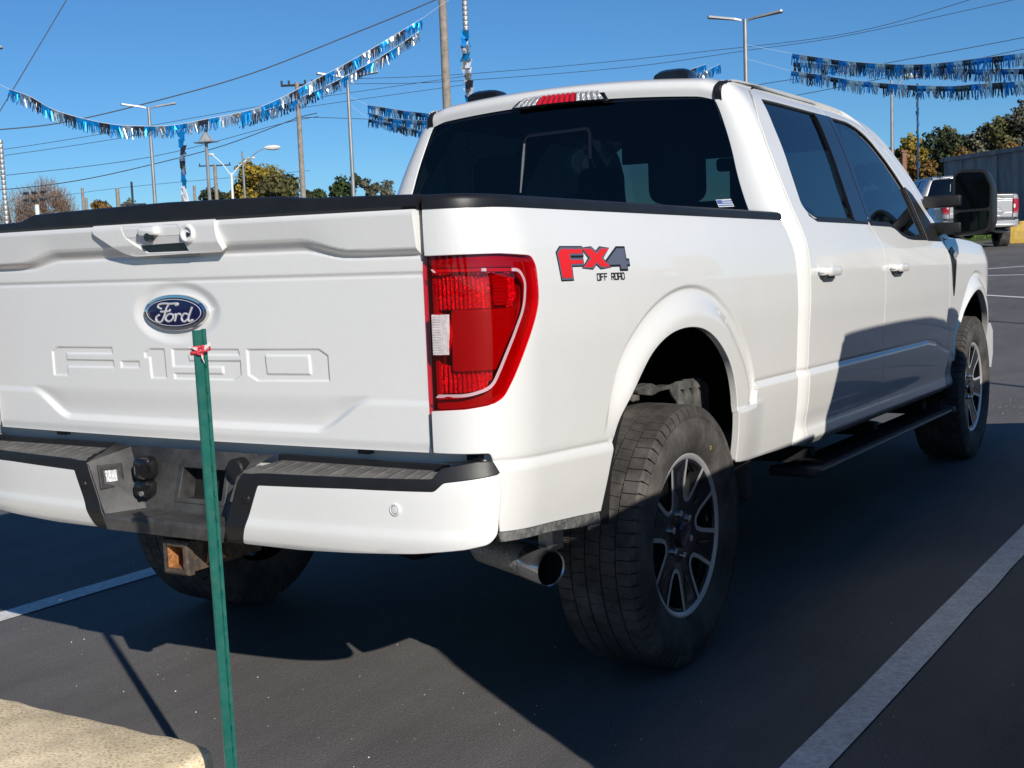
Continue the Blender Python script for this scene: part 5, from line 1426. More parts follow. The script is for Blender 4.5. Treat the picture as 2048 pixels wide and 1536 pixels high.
# interior
mb = MB(); mb.box((-.88, 2.20, .62), (.88, 4.60, .68)); mb.obj('cab_floor', M['dark'], truck, sh)
def seat(x, y, w_):
    s_ = empty('seat'); s_.parent = truck
    mb = MB(); mb.rbox((x - w_, y, .84), (x + w_, y + .50, .98), .05, 3, 0); mb.rbox((x - w_, y - .10, .92), (x + w_, y + .05, 1.50), .05, 3, 0); mb.obj('seat_body', M['seat'], s_, sh)
    for hx in ([x] if w_ < .4 else [x - .42, x + .42]):
        mb = MB(); mb.rbox((hx - .115, y - .10, 1.50), (hx + .115, y + .02, 1.74), .05, 4, 1)
        mb.tube([(hx - .06, y - .04, 1.46), (hx - .06, y - .04, 1.56)], .008, 6); mb.tube([(hx + .06, y - .04, 1.46), (hx + .06, y - .04, 1.56)], .008, 6)
        mb.obj('headrest', M['seat'], s_, sh)
seat(0, 2.38, .72); seat(.40, 3.30, .27); seat(-.40, 3.30, .27)
mb = MB(); mb.rbox((-.82, 4.10, 1.10), (.82, 4.60, 1.42), .06, 3, 0); mb.obj('dashboard', M['seat'], truck, sh)
mb = MB(); n = 28; mb.tube([(-.40 + .19 * math.cos(2 * PI * i / n), 3.98 - .07 * math.sin(2 * PI * i / n), 1.30 + .17 * math.sin(2 * PI * i / n)) for i in range(n + 1)], .014, 8, False); mb.tube([(-.40, 3.98, 1.30), (-.40, 4.2, 1.22)], .03, 8); mb.obj('steering_wheel', M['seat'], truck, sh)
mb = MB(); mb.rbox((-.12, 4.05, 1.74), (.12, 4.09, 1.81), .02, 3, 1); mb.tube([(0, 4.07, 1.80), (0, 4.10, 1.90)], .01, 6); mb.obj('rear_view_mirror', M['seat'], truck, sh)
mb = MB(); mb.box((-.62, 2.25, 1.925), (.62, 3.95, 1.935)); mb.box((-.60, 3.90, 1.80), (.60, 3.93, 1.93)); mb.obj('headliner', M['seat'], truck, sh)

# ================================================================== SETTING
def terrain_z(y):
    y = np.asarray(y, float)
    t = np.clip(y - 8, 0, 42)
    soft = np.where(t < 3, t * t / 6, t - 1.5)
    return .0322 * soft
gy = np.concatenate([np.linspace(-250, -12, 14), np.linspace(-10, 60, 71), np.array([75, 100, 150, 250, 500, 1000, 2500])])
gx = np.concatenate([np.array([-2000, -800, -300, -150, -90]), np.linspace(-60, 40, 51), np.array([60, 120, 300, 1000])])
V = [(x, y, float(terrain_z(y))) for y in gy for x in gx]
nx_ = len(gx)
F = [(j * nx_ + i, j * nx_ + i + 1, (j + 1) * nx_ + i + 1, (j + 1) * nx_ + i) for j in range(len(gy) - 1) for i in range(nx_ - 1)]
g = mesh_obj('ground', V, F, M['asphalt'], smooth=True); tag(g, 'dark asphalt car park', None, None, 'structure')

def stripe(p0, p1, w_, label, zoff=.004, n=24):
    p0, p1 = np.array(p0, float), np.array(p1, float)
    d = (p1 - p0) / np.linalg.norm(p1 - p0); s = np.array([-d[1], d[0]])
    V = []; F = []
    for i in range(n + 1):
        c = p0 + (p1 - p0) * i / n
        jit = rng.normal(0, .0018, 2)
        for k, o_ in enumerate((-w_ / 2, w_ / 2)):
            q = c + s * (o_ + jit[k]); V.append((q[0], q[1], float(terrain_z(q[1])) + zoff))
    for i in range(n): F.append((2 * i, 2 * i + 2, 2 * i + 3, 2 * i + 1))
    o = mesh_obj('parking_stripe', V, F, M['stripe'])
    tag(o, label, None, None, 'structure')
    return o
stripe((1.525, -1.6), (1.645, 5.6), .105, 'white bay line beside the right-hand wheels')
stripe((-1.595, -1.4), (-1.42, 5.4), .112, 'white bay line left of the truck')
stripe((-3.2, 23.4), (1.0, 27.4), .13, 'far white bay line')
stripe((-3.0, 21.9), (3.0, 22.6), .13, 'far white cross line')
stripe((-2.6, 18.6), (-.75, 17.2), .12, 'short far white line')

# concrete parking block with a rounded, broken end
def block():
    prof = [(-.80, 0), (-.79, .118), (-.775, .13), (-.335, .13), (-.318, .122), (-.312, .10), (-.305, 0)]
    X_ = list(np.linspace(-2.4, .24, 56)) + [.29, .325, .348, .362, .370]
    ins = [0] * 57 + [0.004, .014, .03, .055]
    V = []; F = []
    for x, i_ in zip(X_, ins):
        for (y, z) in prof:
            yy = y - i_ if y > -.5 else y + i_
            j = .0015 if z > .05 else 0
            V.append((x + rng.normal(0, j), yy + rng.normal(0, j), z - (i_ * .25 if z > .05 else 0) + rng.normal(0, j)))
    n = len(prof)
    for a in range(len(X_) - 1):
        for b in range(n - 1): F.append((a * n + b, a * n + b + 1, (a + 1) * n + b + 1, (a + 1) * n + b))
    F.append(tuple((len(X_) - 1) * n + b for b in range(n))[::-1]); F.append(tuple(range(n)))
    o = mesh_obj('parking_block', V, F, M['concrete'], smooth=True)
    o.data.set_sharp_from_angle(angle=math.radians(50))
    return o
pb = block(); tag(pb, 'tan exposed-aggregate concrete parking block at the lower left corner', 'parking block')
mb = MB()
for (cx_, cy_, r_, hz) in ((.455, -.47, .05, .05), (.50, -.60, .06, .05)):
    V = [(cx_, cy_, hz)]; n = 9
    for k in range(n):
        t = 2 * PI * k / n; rr = r_ * rng.uniform(.7, 1.1); V.append((cx_ + rr * .8 * math.cos(t), cy_ + rr * math.sin(t), hz * rng.uniform(.75, .95)))
    for k in range(n):
        t = 2 * PI * k / n; rr = r_ * rng.uniform(1.1, 1.3); V.append((cx_ + rr * .8 * math.cos(t), cy_ + rr * math.sin(t), 0))
    mb.add(V, [(0, 1 + k, 1 + (k + 1) % n) for k in range(n)] + [(1 + k, 1 + n + k, 1 + n + (k + 1) % n, 1 + (k + 1) % n) for k in range(n)])
o = mb.obj('concrete_chunk', M['concrete']); tag(o, 'broken concrete chunks on the asphalt between parking block and green post', 'concrete chunk')

# green steel post
B0, T0 = Vector((.548, -.462, -.02)), Vector((.745, -.672, 1.168))
ax_ = (T0 - B0).normalized()
fc_ = Vector((.72, -.69, 0)); fc_ = (fc_ - ax_ * fc_.dot(ax_)).normalized()      # face towards the lens and the sun
sd_ = ax_.cross(fc_).normalized()
if sd_.dot(rgt) < 0: sd_ = -sd_
post = tag(empty('sign_post'), 'leaning green steel channel post with red tape near its top', 'post')
def pp(a, b, h): return tuple(B0 + sd_ * a + fc_ * b + ax_ * h)
Lp = (T0 - B0).length
mb = MB()
sec = [(-.0135, 0), (-.0125, .004), (-.009, .0055), (.004, .0055), (.0055, .002), (.0075, -.002), (.0135, -.002), (.0135, -.0045), (.0055, -.0048), (.002, .002), (-.010, .002), (-.0135, -.0035)]
n = len(sec)
hs = [0, Lp * .25, Lp * .5, Lp * .75, Lp]
V = [pp(a, b, h) for h in hs for a, b in sec]
F = [(j * n + i, j * n + (i + 1) % n, (j + 1) * n + (i + 1) % n, (j + 1) * n + i) for j in range(4) for i in range(n)]
F += [tuple(range(n))[::-1], tuple(4 * n + i for i in range(n))]
mb.add(V, F); mb.obj('channel', M['green'], post)
mb = MB()
k = .075
while k < Lp - .02:
    h = Lp - k
    q = [(.0060, -.0016), (.0100, -.0016), (.0100, .0030), (.0072, .0034)]
    mb.add([pp(a, b, h) for a, b in q] + [pp(a, b, h + .012) for a, b in q], [(0, 1, 2, 3), (7, 6, 5, 4), (0, 4, 5, 1), (1, 5, 6, 2), (2, 6, 7, 3), (3, 7, 4, 0)])
    k += .056
mb.obj('stud', M['green'], post)['kind'] = 'stuff'
mb = MB()
for j in range(2):
    pts = []
    for i in range(22):
        t = 2 * PI * i / 21
        pts.append(pp(.0165 * math.cos(t) * (1 + .06 * math.sin(3 * t)), .008 * math.sin(t) + .001, Lp - .037 - .006 * j + .004 * math.sin(t + j) + rng.normal(0, .0007)))
    mb.tube(pts, .0032 + .001 * j, 6, False)
tp = mb.obj('tape_wrap', M['tape_red'], post)
mb = MB()
def flapm(c, d, wd, col):
    V = []
    for i in range(5):
        t = i / 4
        for s_ in (-1, 1):
            V.append(pp(c[0] + d[0] * t + rng.normal(0, .0008), c[1] + d[1] * t + .003 * math.sin(t * 5), Lp + c[2] + d[2] * t + s_ * wd * (1 - .5 * t)))
    mb.add(V, [(2 * i, 2 * i + 1, 2 * i + 3, 2 * i + 2) for i in range(4)])
flapm((.004, .010, -.036), (.016, .004, .010), .006, 0); flapm((.0, .010, -.044), (.006, .005, -.020), .005, 0); flapm((-.004, .010, -.036), (-.018, .003, .006), .004, 0)
mb.obj('tape_tail', M['tape_white'], tp)
mb = MB(); flapm((-.012, .009, -.036), (.018, .003, -.012), .008, 0); flapm((.0, .010, -.034), (.014, .004, .002), .005, 0); mb.obj('tape_knot', M['tape_red'], tp)

# neighbour pickup, almost wholly outside the frame; its shadow falls on the white truck
SW = {'white_paint': M['black_paint'], 'red_lens': M['lamp_red']}
NOWRITE = ('off_road_decal', 'off_road_decal_border', 'off_road_decal_letters', 'off_road_lettering', 'oval_badge', 'window_sticker', 'tread_chalk_mark', 'tyre_mark')
nb = copy_tree(truck, None, NOWRITE, SW)
nb.name = 'pickup_truck'; nb.location = (3.188, -.62, 0); nb.scale = (.95, 1.0, .97)
tag(nb, 'dark pickup truck at the right edge, only its red tail lamp showing', 'pickup truck')
for c_ in nb.children:
    if c_.name.startswith('rear_bumper'): c_.scale = (.955, 1, 1)
# silver pickup across the lot
SW2 = {'white_paint': M['silver'], 'red_lens': M['lamp_red']}
sp = copy_tree(truck, None, NOWRITE, SW2)
sp.location = (-4.42, 31.6, float(terrain_z(31.5))); sp.scale = (.97, .97, .97); sp.rotation_euler = (math.radians(1.5), math.radians(.8), math.radians(29))
tag(sp, 'silver pickup truck far across the lot, seen past the black mirror', 'pickup truck')

# ---- yellow block, grass bed
mb = MB(); mb.rbox((-.55, -.28, 0), (.55, .28, .52), .03, 3, 0); mb.rbox((-.30, -.20, .50), (-.12, .20, .60), .02, 3, 0)
o = mb.obj('yellow_block', M['yellow']); o.location = (-3.72, 34.5, float(terrain_z(34.5)) - .02); o.rotation_euler = (0, 0, math.radians(14)); tag(o, 'yellow painted concrete block at right behind the silver pickup', 'concrete block')
def gz(x, y, h=0): return (x, y, float(terrain_z(y)) + h)
mb = MB(); c = [(-12, 36.2), (6, 36.9), (6, 40.5), (-12, 40.5)]
mb.add([gz(*p, .06) for p in c] + [gz(*p, -.05) for p in c], [(0, 1, 2, 3), (0, 4, 5, 1), (1, 5, 6, 2), (2, 6, 7, 3), (3, 7, 4, 0)])
o = mb.obj('grass_bed', M['soil']); o['kind'] = 'structure'; o['label'] = 'strip of turf beyond the far bays'
V = []; F = []
for i in range(5000):
    x = rng.uniform(-11.9, 5.9); y = rng.uniform(36.4, 40.2); h = rng.uniform(.06, .16); a = rng.uniform(0, PI); dx, dy = math.cos(a) * .02, math.sin(a) * .02
    z = float(terrain_z(y)) + .055; k = len(V); l_ = rng.normal(0, .03, 2)
    V += [(x - dx, y - dy, z), (x + dx, y + dy, z), (x + l_[0], y + l_[1], z + h)]; F.append((k, k + 1, k + 2))
o = mesh_obj('grass', V, F, M['grass']); tag(o, 'short green grass behind the silver pickup', 'grass', None, 'stuff')

# ---- grey building and black fence
def ax_box(name, p0, p1, depth, z0, z1a, z1b, m):
    p0 = np.array(p0, float); p1 = np.array(p1, float); d = (p1 - p0) / np.linalg.norm(p1 - p0); s = np.array([-d[1], d[0]])
    q = [p0, p1, p1 + s * depth, p0 + s * depth]; zt = [z1a, z1b, z1b, z1a]
    V = [(a[0], a[1], z0) for a in q] + [(a[0], a[1], z) for a, z in zip(q, zt)]
    return MB().add(V, [(0, 1, 5, 4), (1, 2, 6, 5), (2, 3, 7, 6), (3, 0, 4, 7), (4, 5, 6, 7)])
bl = tag(empty('warehouse'), 'long grey stained concrete building behind the silver pickup', 'building')
p0, p1 = (-10.93, 55.95), (4.0, 37.8 + 3.0)
p0 = np.array((-10.93, 55.95)); dirw = np.array((4.2, -5.26)); dirw /= np.linalg.norm(dirw)
def wpt(t, o_=0): return p0 + dirw * t + np.array([dirw[1], -dirw[0]]) * o_
ax_box('w', wpt(0), wpt(24), 14, 0.0, 4.10, 4.10, M['wall']).obj('wall', M['wall'], bl)
ax_box('w', wpt(-.10, .10), wpt(24, .10), .35, 4.10, 4.28, 4.28, M['wall']).obj('coping', M['wall'], bl)
for k in range(8):
    a = 1.4 + k * 3.0
    ax_box('w', wpt(a, .06), wpt(a + .35, .06), .10, 0.3, 4.05, 4.05, M['wall']).obj('pilaster', M['wall'], bl)
fe = tag(empty('fence'), 'dark board fence left of the grey building', 'fence')
f0 = np.array((-14.6, 62.7)); f1 = np.array((-11.2, 57.6)); L = np.linalg.norm(f1 - f0)
nbd = 22
base_me = None
for k in range(nbd):
    a = f0 + (f1 - f0) * (k + .04) / nbd; b = f0 + (f1 - f0) * (k + .96) / nbd
    h = 3.52 + rng.normal(0, .03)
    ax_box('w', a, b, .04 + rng.uniform(0, .02), 1.0, h, h, M['fence']).obj('board', M['fence'], fe)
ax_box('w', f0 + np.array([.1, .06]), f1 + np.array([.1, .06]), .05, 3.1, 3.2, 3.2, M['fence']).obj('rail', M['fence'], fe)
mb = MB(); mb.box((-.35, -.35, 0), (.35, .35, 4.6)); mb.box((-.6, -.5, 4.6), (.6, .5, 4.7)); o = mb.obj('brick_chimney', M['brick']); o.location = (-15.4, 66.5, 1.3); o.rotation_euler = (0, 0, .6); o.scale = (.30, .30, .86); tag(o, 'red brick chimney among the trees by the fence', 'chimney')

# ---- trees
def tree(name, pos, ground, H, R, leaf, n, label, size=0.49, seed=0, bottom=.12, shape=1.0, lobes=9, group=None, twigs=False, squash=1.0):
    r = np.random.default_rng(seed)
    t_ = tag(empty(name, (pos[0], pos[1], ground)), label, 'tree', group)
    mb = MB()
    mb.tube([(0, 0, -.2), (.05 * R, 0, H * .25), (-.03 * R, .04 * R, H * .5), (0, 0, H * .78)], [R * .11, R * .085, R * .055, R * .02], 8)
    L_ = []
    for k in range(lobes):
        a = 2 * PI * k / lobes + r.uniform(-.4, .4); f = r.uniform(.25, .78)
        e = Vector((math.cos(a) * R * r.uniform(.35, .75), math.sin(a) * R * r.uniform(.35, .75), H * (bottom + (.92 - bottom) * r.uniform(.15, 1.0))))
        L_.append((np.array(e), R * r.uniform(.30, .55)))
        s0 = Vector((0, 0, max(H * .15, e.z - H * .25)))
        mb.tube([s0, s0.lerp(e, .55) + Vector((0, 0, -.04 * H)), e], [R * .045, R * .03, R * .010], 5)
    L_.append((np.array((0, 0, H * .80)), R * .5)); L_.append((np.array((0, 0, H * (bottom + .25))), R * .7))
    if twigs:
        for k in range(n):
            d = r.normal(0, 1, 3); d /= np.linalg.norm(d); q_ = r.uniform(.15, 1.0)**.5
            lump = 1 + .22 * math.sin(d[0] * 4 + seed) * math.cos(d[1] * 5 + d[2] * 4)
            p = np.array((d[0] * R * q_ * lump, d[1] * R * q_ * lump, H * .60 + d[2] * H * .40 * q_ * lump))
            dd = d + np.array((0, 0, .7)) + r.normal(0, .5, 3); dd /= np.linalg.norm(dd); q = p + dd * R * r.uniform(.10, .28)
            s_ = np.cross(dd, r.normal(0, 1, 3)); s_ /= np.linalg.norm(s_); s_ *= size * .045
            mb.add([p - s_, p + s_, q], [(0, 1, 2)])
        mb.obj('branches', M['twig'], t_)
        return t_
    mb.obj('trunk', M['bark'], t_)
    V = np.zeros((n * 4, 3)); w_ = np.array([l[1]**2 for l in L_]); w_ /= w_.sum()
    idx = r.choice(len(L_), n, p=w_)
    for k in range(n):
        c, rad = L_[idx[k]]
        d = r.normal(0, 1, 3); d /= np.linalg.norm(d)
        rr = rad * r.uniform(.45, 1.08)**.6
        p = c + d * rr * np.array([1, 1, .95 * squash]) * (1 + .25 * math.sin(d[0] * 5 + d[2] * 7 + idx[k]))
        p[2] = max(p[2], H * bottom * .5)
        nn = d + r.normal(0, .55, 3); nn /= np.linalg.norm(nn)
        a = np.cross(nn, r.normal(0, 1, 3)); a /= np.linalg.norm(a); b = np.cross(nn, a)
        s_ = size * r.uniform(.5, 1.2)
        V[4 * k:4 * k + 4] = [p - a * s_ * .5, p - b * s_ * .32 + nn * .05 * s_, p + a * s_ * .5, p + b * s_ * .32 - nn * .05 * s_]
    mesh_obj('crown', V, [(4 * k, 4 * k + 1, 4 * k + 2, 4 * k + 3) for k in range(n)], leaf, t_)
    return t_
CP = np.array(CAM_POS)
def far(ctr, k):
    """the same line of sight, k times farther away"""
    return CP + (np.array(ctr) - CP) * k
GZ = float(terrain_z(100))
def ptree(name, ctr, k, R, leaf, n, label, **kw):
    p = far(ctr, k)
    return tree(name, p, GZ, p[2] - GZ, R * k, leaf, n, label, **kw)
ptree('deciduous_tree', (-61.05, 68.04, 8.1), 1.8, 1.75, M['leaf_yellow'], 8840, 'tall yellow-green tree behind the curved street lamp', size=.52, seed=1, bottom=.34, lobes=12)
ptree('deciduous_tree', (-59.8, 68.3, 6.75), 1.6, 1.6, M['leaf_olive'], 3060, 'dark bushy tree in front of the yellow-green tree', size=0.59, seed=2, bottom=.2)
ptree('deciduous_tree', (-66.93, 69.38, 6.75), 1.7, 1.2, M['leaf_dark'], 2720, 'low dark tree left of the double-arm lamp', size=0.59, seed=3, bottom=.2)
ptree('deciduous_tree', (-65.2, 69.9, 6.9), 1.75, 1.1, M['leaf_olive'], 2550, 'olive low tree behind the double-arm lamp', size=0.59, seed=33, bottom=.2)
ptree('deciduous_tree', (-65.42, 77.5, 6.25), 1.5, .8, M['leaf_dark'], 2040, 'small dark tree beside the wooden pole base', size=0.48, seed=4, bottom=.2)
ptree('deciduous_tree', (-64.4, 78.3, 6.75), 1.5, 1.2, M['leaf_green'], 2550, 'green tree stepping up right of the wooden pole', size=0.50, seed=5, bottom=.2)
ptree('deciduous_tree', (-63.4, 79.2, 7.25), 1.5, 1.05, M['leaf_green'], 2550, 'taller green tree left of the grey lamp pole', size=0.50, seed=6, bottom=.2)
ptree('deciduous_tree', (-62.5, 79.8, 7.4), 1.5, .95, M['leaf_dark'], 2550, 'darkest tree just left of the grey lamp pole', size=0.50, seed=7, bottom=.2)
ptree('deciduous_tree', (-61.2, 80.9, 7.1), 1.5, 1.0, M['leaf_grey'], 1870, 'greyish thin tree right of the grey lamp pole', size=0.45, seed=8, bottom=.2)
ptree('deciduous_tree', (-60.2, 81.4, 6.9), 1.5, .8, M['leaf_grey'], 1190, 'sparse grey tree nearest the cab in the left distance', size=0.42, seed=9, bottom=.2)
ptree('bare_tree', (-75.07, 60.51, 7.0), 1.7, 2.3, M['twig'], 9000, 'large leafless brown tree at far left', size=.62, seed=10, twigs=True, bottom=.25, lobes=12)
ptree('bare_tree', (-76.6, 58.6, 6.2), 1.7, 1.5, M['twig'], 3000, 'smaller leafless tree at the far left edge', size=.6, seed=110, twigs=True, bottom=.25, lobes=9)
ptree('deciduous_tree', (-72.66, 63.36, 6.1), 1.6, 1.15, M['leaf_orange'], 2550, 'orange-brown tree right of the bare tree', size=0.50, seed=11, bottom=.2)
ptree('deciduous_tree', (-71.3, 64.6, 5.9), 1.7, .75, M['leaf_grey'], 1190, 'thin grey-green tree beside the pylon', size=0.45, seed=12, bottom=.2)
ptree('deciduous_tree', (-79.0, 56.0, 5.1), 1.7, 1.0, M['leaf_yellow'], 1530, 'low yellow-green bush at the left frame edge', size=0.48, seed=13, bottom=.2)
WOODS = [((-25.6, 103.9, 6.9), 1.1, 'leaf_dark', 'dark tree at the left end of the right-hand wood'), ((-23.4, 95.5, 7.75), 1.45, 'leaf_green', 'green tree behind the thin tinsel pole'),
         ((-21.5, 94.5, 8.15), 1.5, 'leaf_yellow', 'yellow-green tree in the right-hand wood'), ((-20.2, 99.6, 8.75), 1.55, 'leaf_olive', 'olive tree right of the yellow-green one'),
         ((-18.6, 90.2, 8.15), 1.45, 'leaf_dark', 'darkest round tree above the left end of the grey building'), ((-17.4, 90.4, 8.1), 1.4, 'leaf_dark', 'second dark tree above the grey building'),
         ((-16.1, 90.6, 8.65), 1.45, 'leaf_grey', 'greyish tall tree over the mirror'), ((-14.9, 90.9, 9.0), 1.4, 'leaf_olive', 'tall olive tree above the silver pickup'), ((-13.4, 91.1, 9.6), 1.35, 'leaf_grey', 'tallest thin tree at the right frame edge'), ((-12.4, 91.3, 9.3), 1.3, 'leaf_olive', 'olive tree partly outside the right frame edge')]
for k, (c, R, lf, lb) in enumerate(WOODS):
    ptree('deciduous_tree', c, 1.45, R * 1.15, M[lf], 7000, lb, size=.42, seed=20 + k, bottom=.1, lobes=11, group='trees of the right-hand wood')
for k, (c, R, lf, lb) in enumerate([((-17.3, 75.2, 6.0), 1.2, 'leaf_orange', 'orange-brown bush left of the grey building corner'), ((-18.9, 74.8, 5.4), 1.2, 'leaf_olive', 'olive bush behind the dark fence'), ((-14.0, 75.8, 5.75), 1.1, 'leaf_orange', 'orange-brown bush over the grey roof line'), ((-12.4, 76.1, 5.9), 1.1, 'leaf_orange', 'rust coloured bush over the grey roof at right'), ((-20.0, 74.5, 5.2), 1.1, 'leaf_dark', 'dark bush at the foot of the wood beside the street lamp')]):
    ptree('bush', c, 1.25, R, M[lf], 4500, lb, size=.33, seed=40 + k, bottom=.1)

# ---- poles and lamps
def pole(mbx, x, y, z0, z1, r0, r1, n=10): mbx.tube([(x, y, z0), (x, y, (z0 + z1) / 2), (x, y, z1)], [r0, (r0 + r1) / 2, r1], n)
def twin_lamp(x, y, top, ang, label, span=1.15, wrap=False):
    z0 = float(terrain_z(y))
    t_ = tag(empty('parking_lamp', (x, y, z0)), label, 'light pole', 'twin-head lamps over the car park')
    mb = MB(); mb.tube([(0, 0, 0), (0, 0, top - z0)], .085, 10, True, .065); mb.tube([(0, 0, 0), (0, 0, .75)], .22, 12); mb.obj('pole', M['galv'], t_)
    ca, sa = math.cos(ang), math.sin(ang)
    for s_ in (-1, 1):
        mb = MB(); V = []
        for (a, w_, h) in ((.10, .05, .03), (.32, .10, .06), (span * .95, .20, .085), (span, .17, .08)):
            for (b, c) in ((-w_, 0), (w_, 0), (w_ * .9, .06), (-w_ * .9, .06)):
                V.append((s_ * a * ca - b * sa, s_ * a * sa + b * ca, top - z0 + h + c - .10 + .12 * a))
        F = [(j * 4 + i, j * 4 + (i + 1) % 4, (j + 1) * 4 + (i + 1) % 4, (j + 1) * 4 + i) for j in range(3) for i in range(4)] + [(0, 3, 2, 1), (12, 13, 14, 15)]
        mb.add(V, F); mb.obj('lamp_head', M['galv'], t_)
    return t_
va = math.radians(31)
twin_lamp(-40.26, 38.06, 7.80, va + .2, 'grey twin-head lamp left of the hanging tinsel strand')
twin_lamp(-28.33, 36.8, 7.80, va + .1, 'grey twin-head lamp pole left of the cab')
twin_lamp(-12.50, 36.69, 7.98, va - .25, 'grey twin-head lamp pole above the roof of the white truck')
twin_lamp(-33.6, 24.2, 8.0, va + .35, 'twin-head lamp at the left frame edge, only one head showing')
for k, (x, y, h) in enumerate(((6.6, 4.45, 7.5), (9.6, 7.0, 7.5))):  # plain poles out of view, added for the thin shadow lines on the asphalt
    z0 = float(terrain_z(y)); t_ = tag(empty('unseen_pole', (x, y, z0)), ['thin pole beside the dark pickup outside the right edge', 'thin pole farther back outside the right edge'][k], 'pole')
    mb = MB(); mb.tube([(0, 0, 0), (0, 0, h)], .035, 8); mb.obj('pole', M['galv'], t_)
def cobra(x, y, top, tip, label, r=.09):
    z0 = float(terrain_z(y)); t_ = tag(empty('street_lamp', (x, y, z0)), label, 'street lamp')
    d = Vector((tip[0] - x, tip[1] - y, 0)); mb = MB(); mb.tube([(0, 0, 0), (0, 0, top - z0)], r, 8, True, r * .6); mb.obj('pole', M['galv'], t_)
    zt = tip[2] - z0; hs = top - z0 - .9 if tip[2] < top + .3 else top - z0 - .6
    mb = MB(); mb.tube([Vector((0, 0, hs)) + d * (1 - math.cos(t)) * 0 + Vector((d.x * u, d.y * u, (zt - hs) * math.sin(u * PI / 2)**.9)) for u, t in [(i / 8, 0) for i in range(9)]], r * .35, 6); mb.obj('arm', M['galv'], t_)
    dn = d.normalized(); mb = MB()
    V = []; F = []; n = 8
    for j, (a, rr) in enumerate(((-.30, .08), (-.1, .20), (.25, .24), (.55, .16), (.66, .03))):
        for i in range(n):
            t = 2 * PI * i / n; V.append((d.x + dn.x * a - dn.y * rr * math.cos(t), d.y + dn.y * a + dn.x * rr * math.cos(t), zt + rr * .7 * math.sin(t)))
    for j in range(4):
        for i in range(n): F.append((j * n + i, j * n + (i + 1) % n, (j + 1) * n + (i + 1) % n, (j + 1) * n + i))
    mb.add(V, F, True); mb.obj('lamp_head', M['lampglass'], t_)
    return t_
cobra(-16.92, 69.92, 9.4, (-16.1, 70.3, 9.55), 'grey street lamp standing before the right-hand wood', .13)
cobra(-51.8, 56.17, 7.45, (-50.55, 57.2, 7.62), 'curved-arm street lamp in front of the yellow-green tree')
t_ = tag(empty('street_lamp', (-66.05, 70.23, GZ)), 'pale double-arm street lamp left of the curved-arm lamp', 'street lamp')
mb = MB(); mb.tube([(0, 0, 0), (0, 0, 6.1)], .12, 8, True, .09); mb.obj('pole', M['lampglass'], t_)
for s_, hh in ((1, 1.15), (-1, 1.55)):
    mb = MB(); dx, dy = .82 * s_ * 1.3, .56 * s_ * 1.3
    mb.tube([(0, 0, 5.9), (dx * .5, dy * .5, 6.0 + hh * .55), (dx, dy, 6.0 + hh * .95)], .04, 6); mb.rbox((dx - .35 + .3 * s_, dy - .12, 6.0 + hh * .93), (dx + .35 + .3 * s_, dy + .12, 6.1 + hh * .97), .05, 2, 0); mb.obj('lamp_arm', M['lampglass'], t_)
def wood_pole(x, y, top, r, label, arms=(), lean=0.0):
    z0 = float(terrain_z(y)); t_ = tag(empty('utility_pole', (x, y, z0)), label, 'utility pole', 'wooden utility poles')
    mb = MB(); mb.tube([(0, 0, -.3), (lean * .5, 0, (top - z0) * .5), (lean, 0, top - z0)], r, 10, True, r * .72); mb.obj('pole', M['wood'], t_)
    for (h, w_, a) in arms:
        mb = MB(); ca, sa = math.cos(a), math.sin(a)
        mb.tube([(-w_ * ca, -w_ * sa, top - z0 - h), (w_ * ca, w_ * sa, top - z0 - h)], .06, 6)
        for u in (-.95, -.5, .5, .95): mb.tube([(w_ * ca * u, w_ * sa * u, top - z0 - h), (w_ * ca * u, w_ * sa * u, top - z0 - h + .22)], .05, 6)
        mb.obj('cross_arm', M['wire'], t_)
    return t_
wood_pole(-22.55, 34.82, 12.5, .17, 'thick bare wooden pole rising out of frame behind the cab')
wood_pole(-37.56, 44.75, 9.15, .145, 'wooden pole with short arm left of the grey lamp pole', [(.12, .75, va)])
wood_pole(-73.83, 76.6, 8.75, .19, 'distant wooden pole with one cross arm between two lamps', [(.1, 1.3, va)])
for k, (x, y, tz, r, lb) in enumerate(((-88.6, 75.5, 7.65, .16, 'thin distant pole right of the bare tree'), (-65.67, 56.15, 5.42, .12, 'short thin pole before the orange-brown tree'), (-86.68, 77.7, 7.55, .22, 'thin pale pole left of the pylon'), (-96.26, 96.63, 8.65, .2, 'far thin pole left of the triangular-head pole'), (-97.0, 95.6, 8.3, .12, 'far twin of the thin pole beside the hanging strand'))):
    wood_pole(x, y, tz, r, lb)
# lattice pylon
t_ = tag(empty('pylon', (-100.58, 92.13, GZ)), 'small lattice pylon far off at left', 'pylon'); mb = MB()
mb.tube([(0, 0, 0), (0, 0, 7.9)], .12, 6)
for h, w_ in ((5.6, 1.35), (4.6, 1.9)): mb.tube([(-w_ * .8, -w_ * .55, h), (w_ * .8, w_ * .55, h)], .09, 6)
mb.tube([(-.9, -.6, 4.6), (.6, .4, 5.6)], .06, 5); mb.tube([(.9, .6, 5.6), (-.2, -.1, 4.6)], .06, 5); mb.obj('mast', M['wire'], t_)
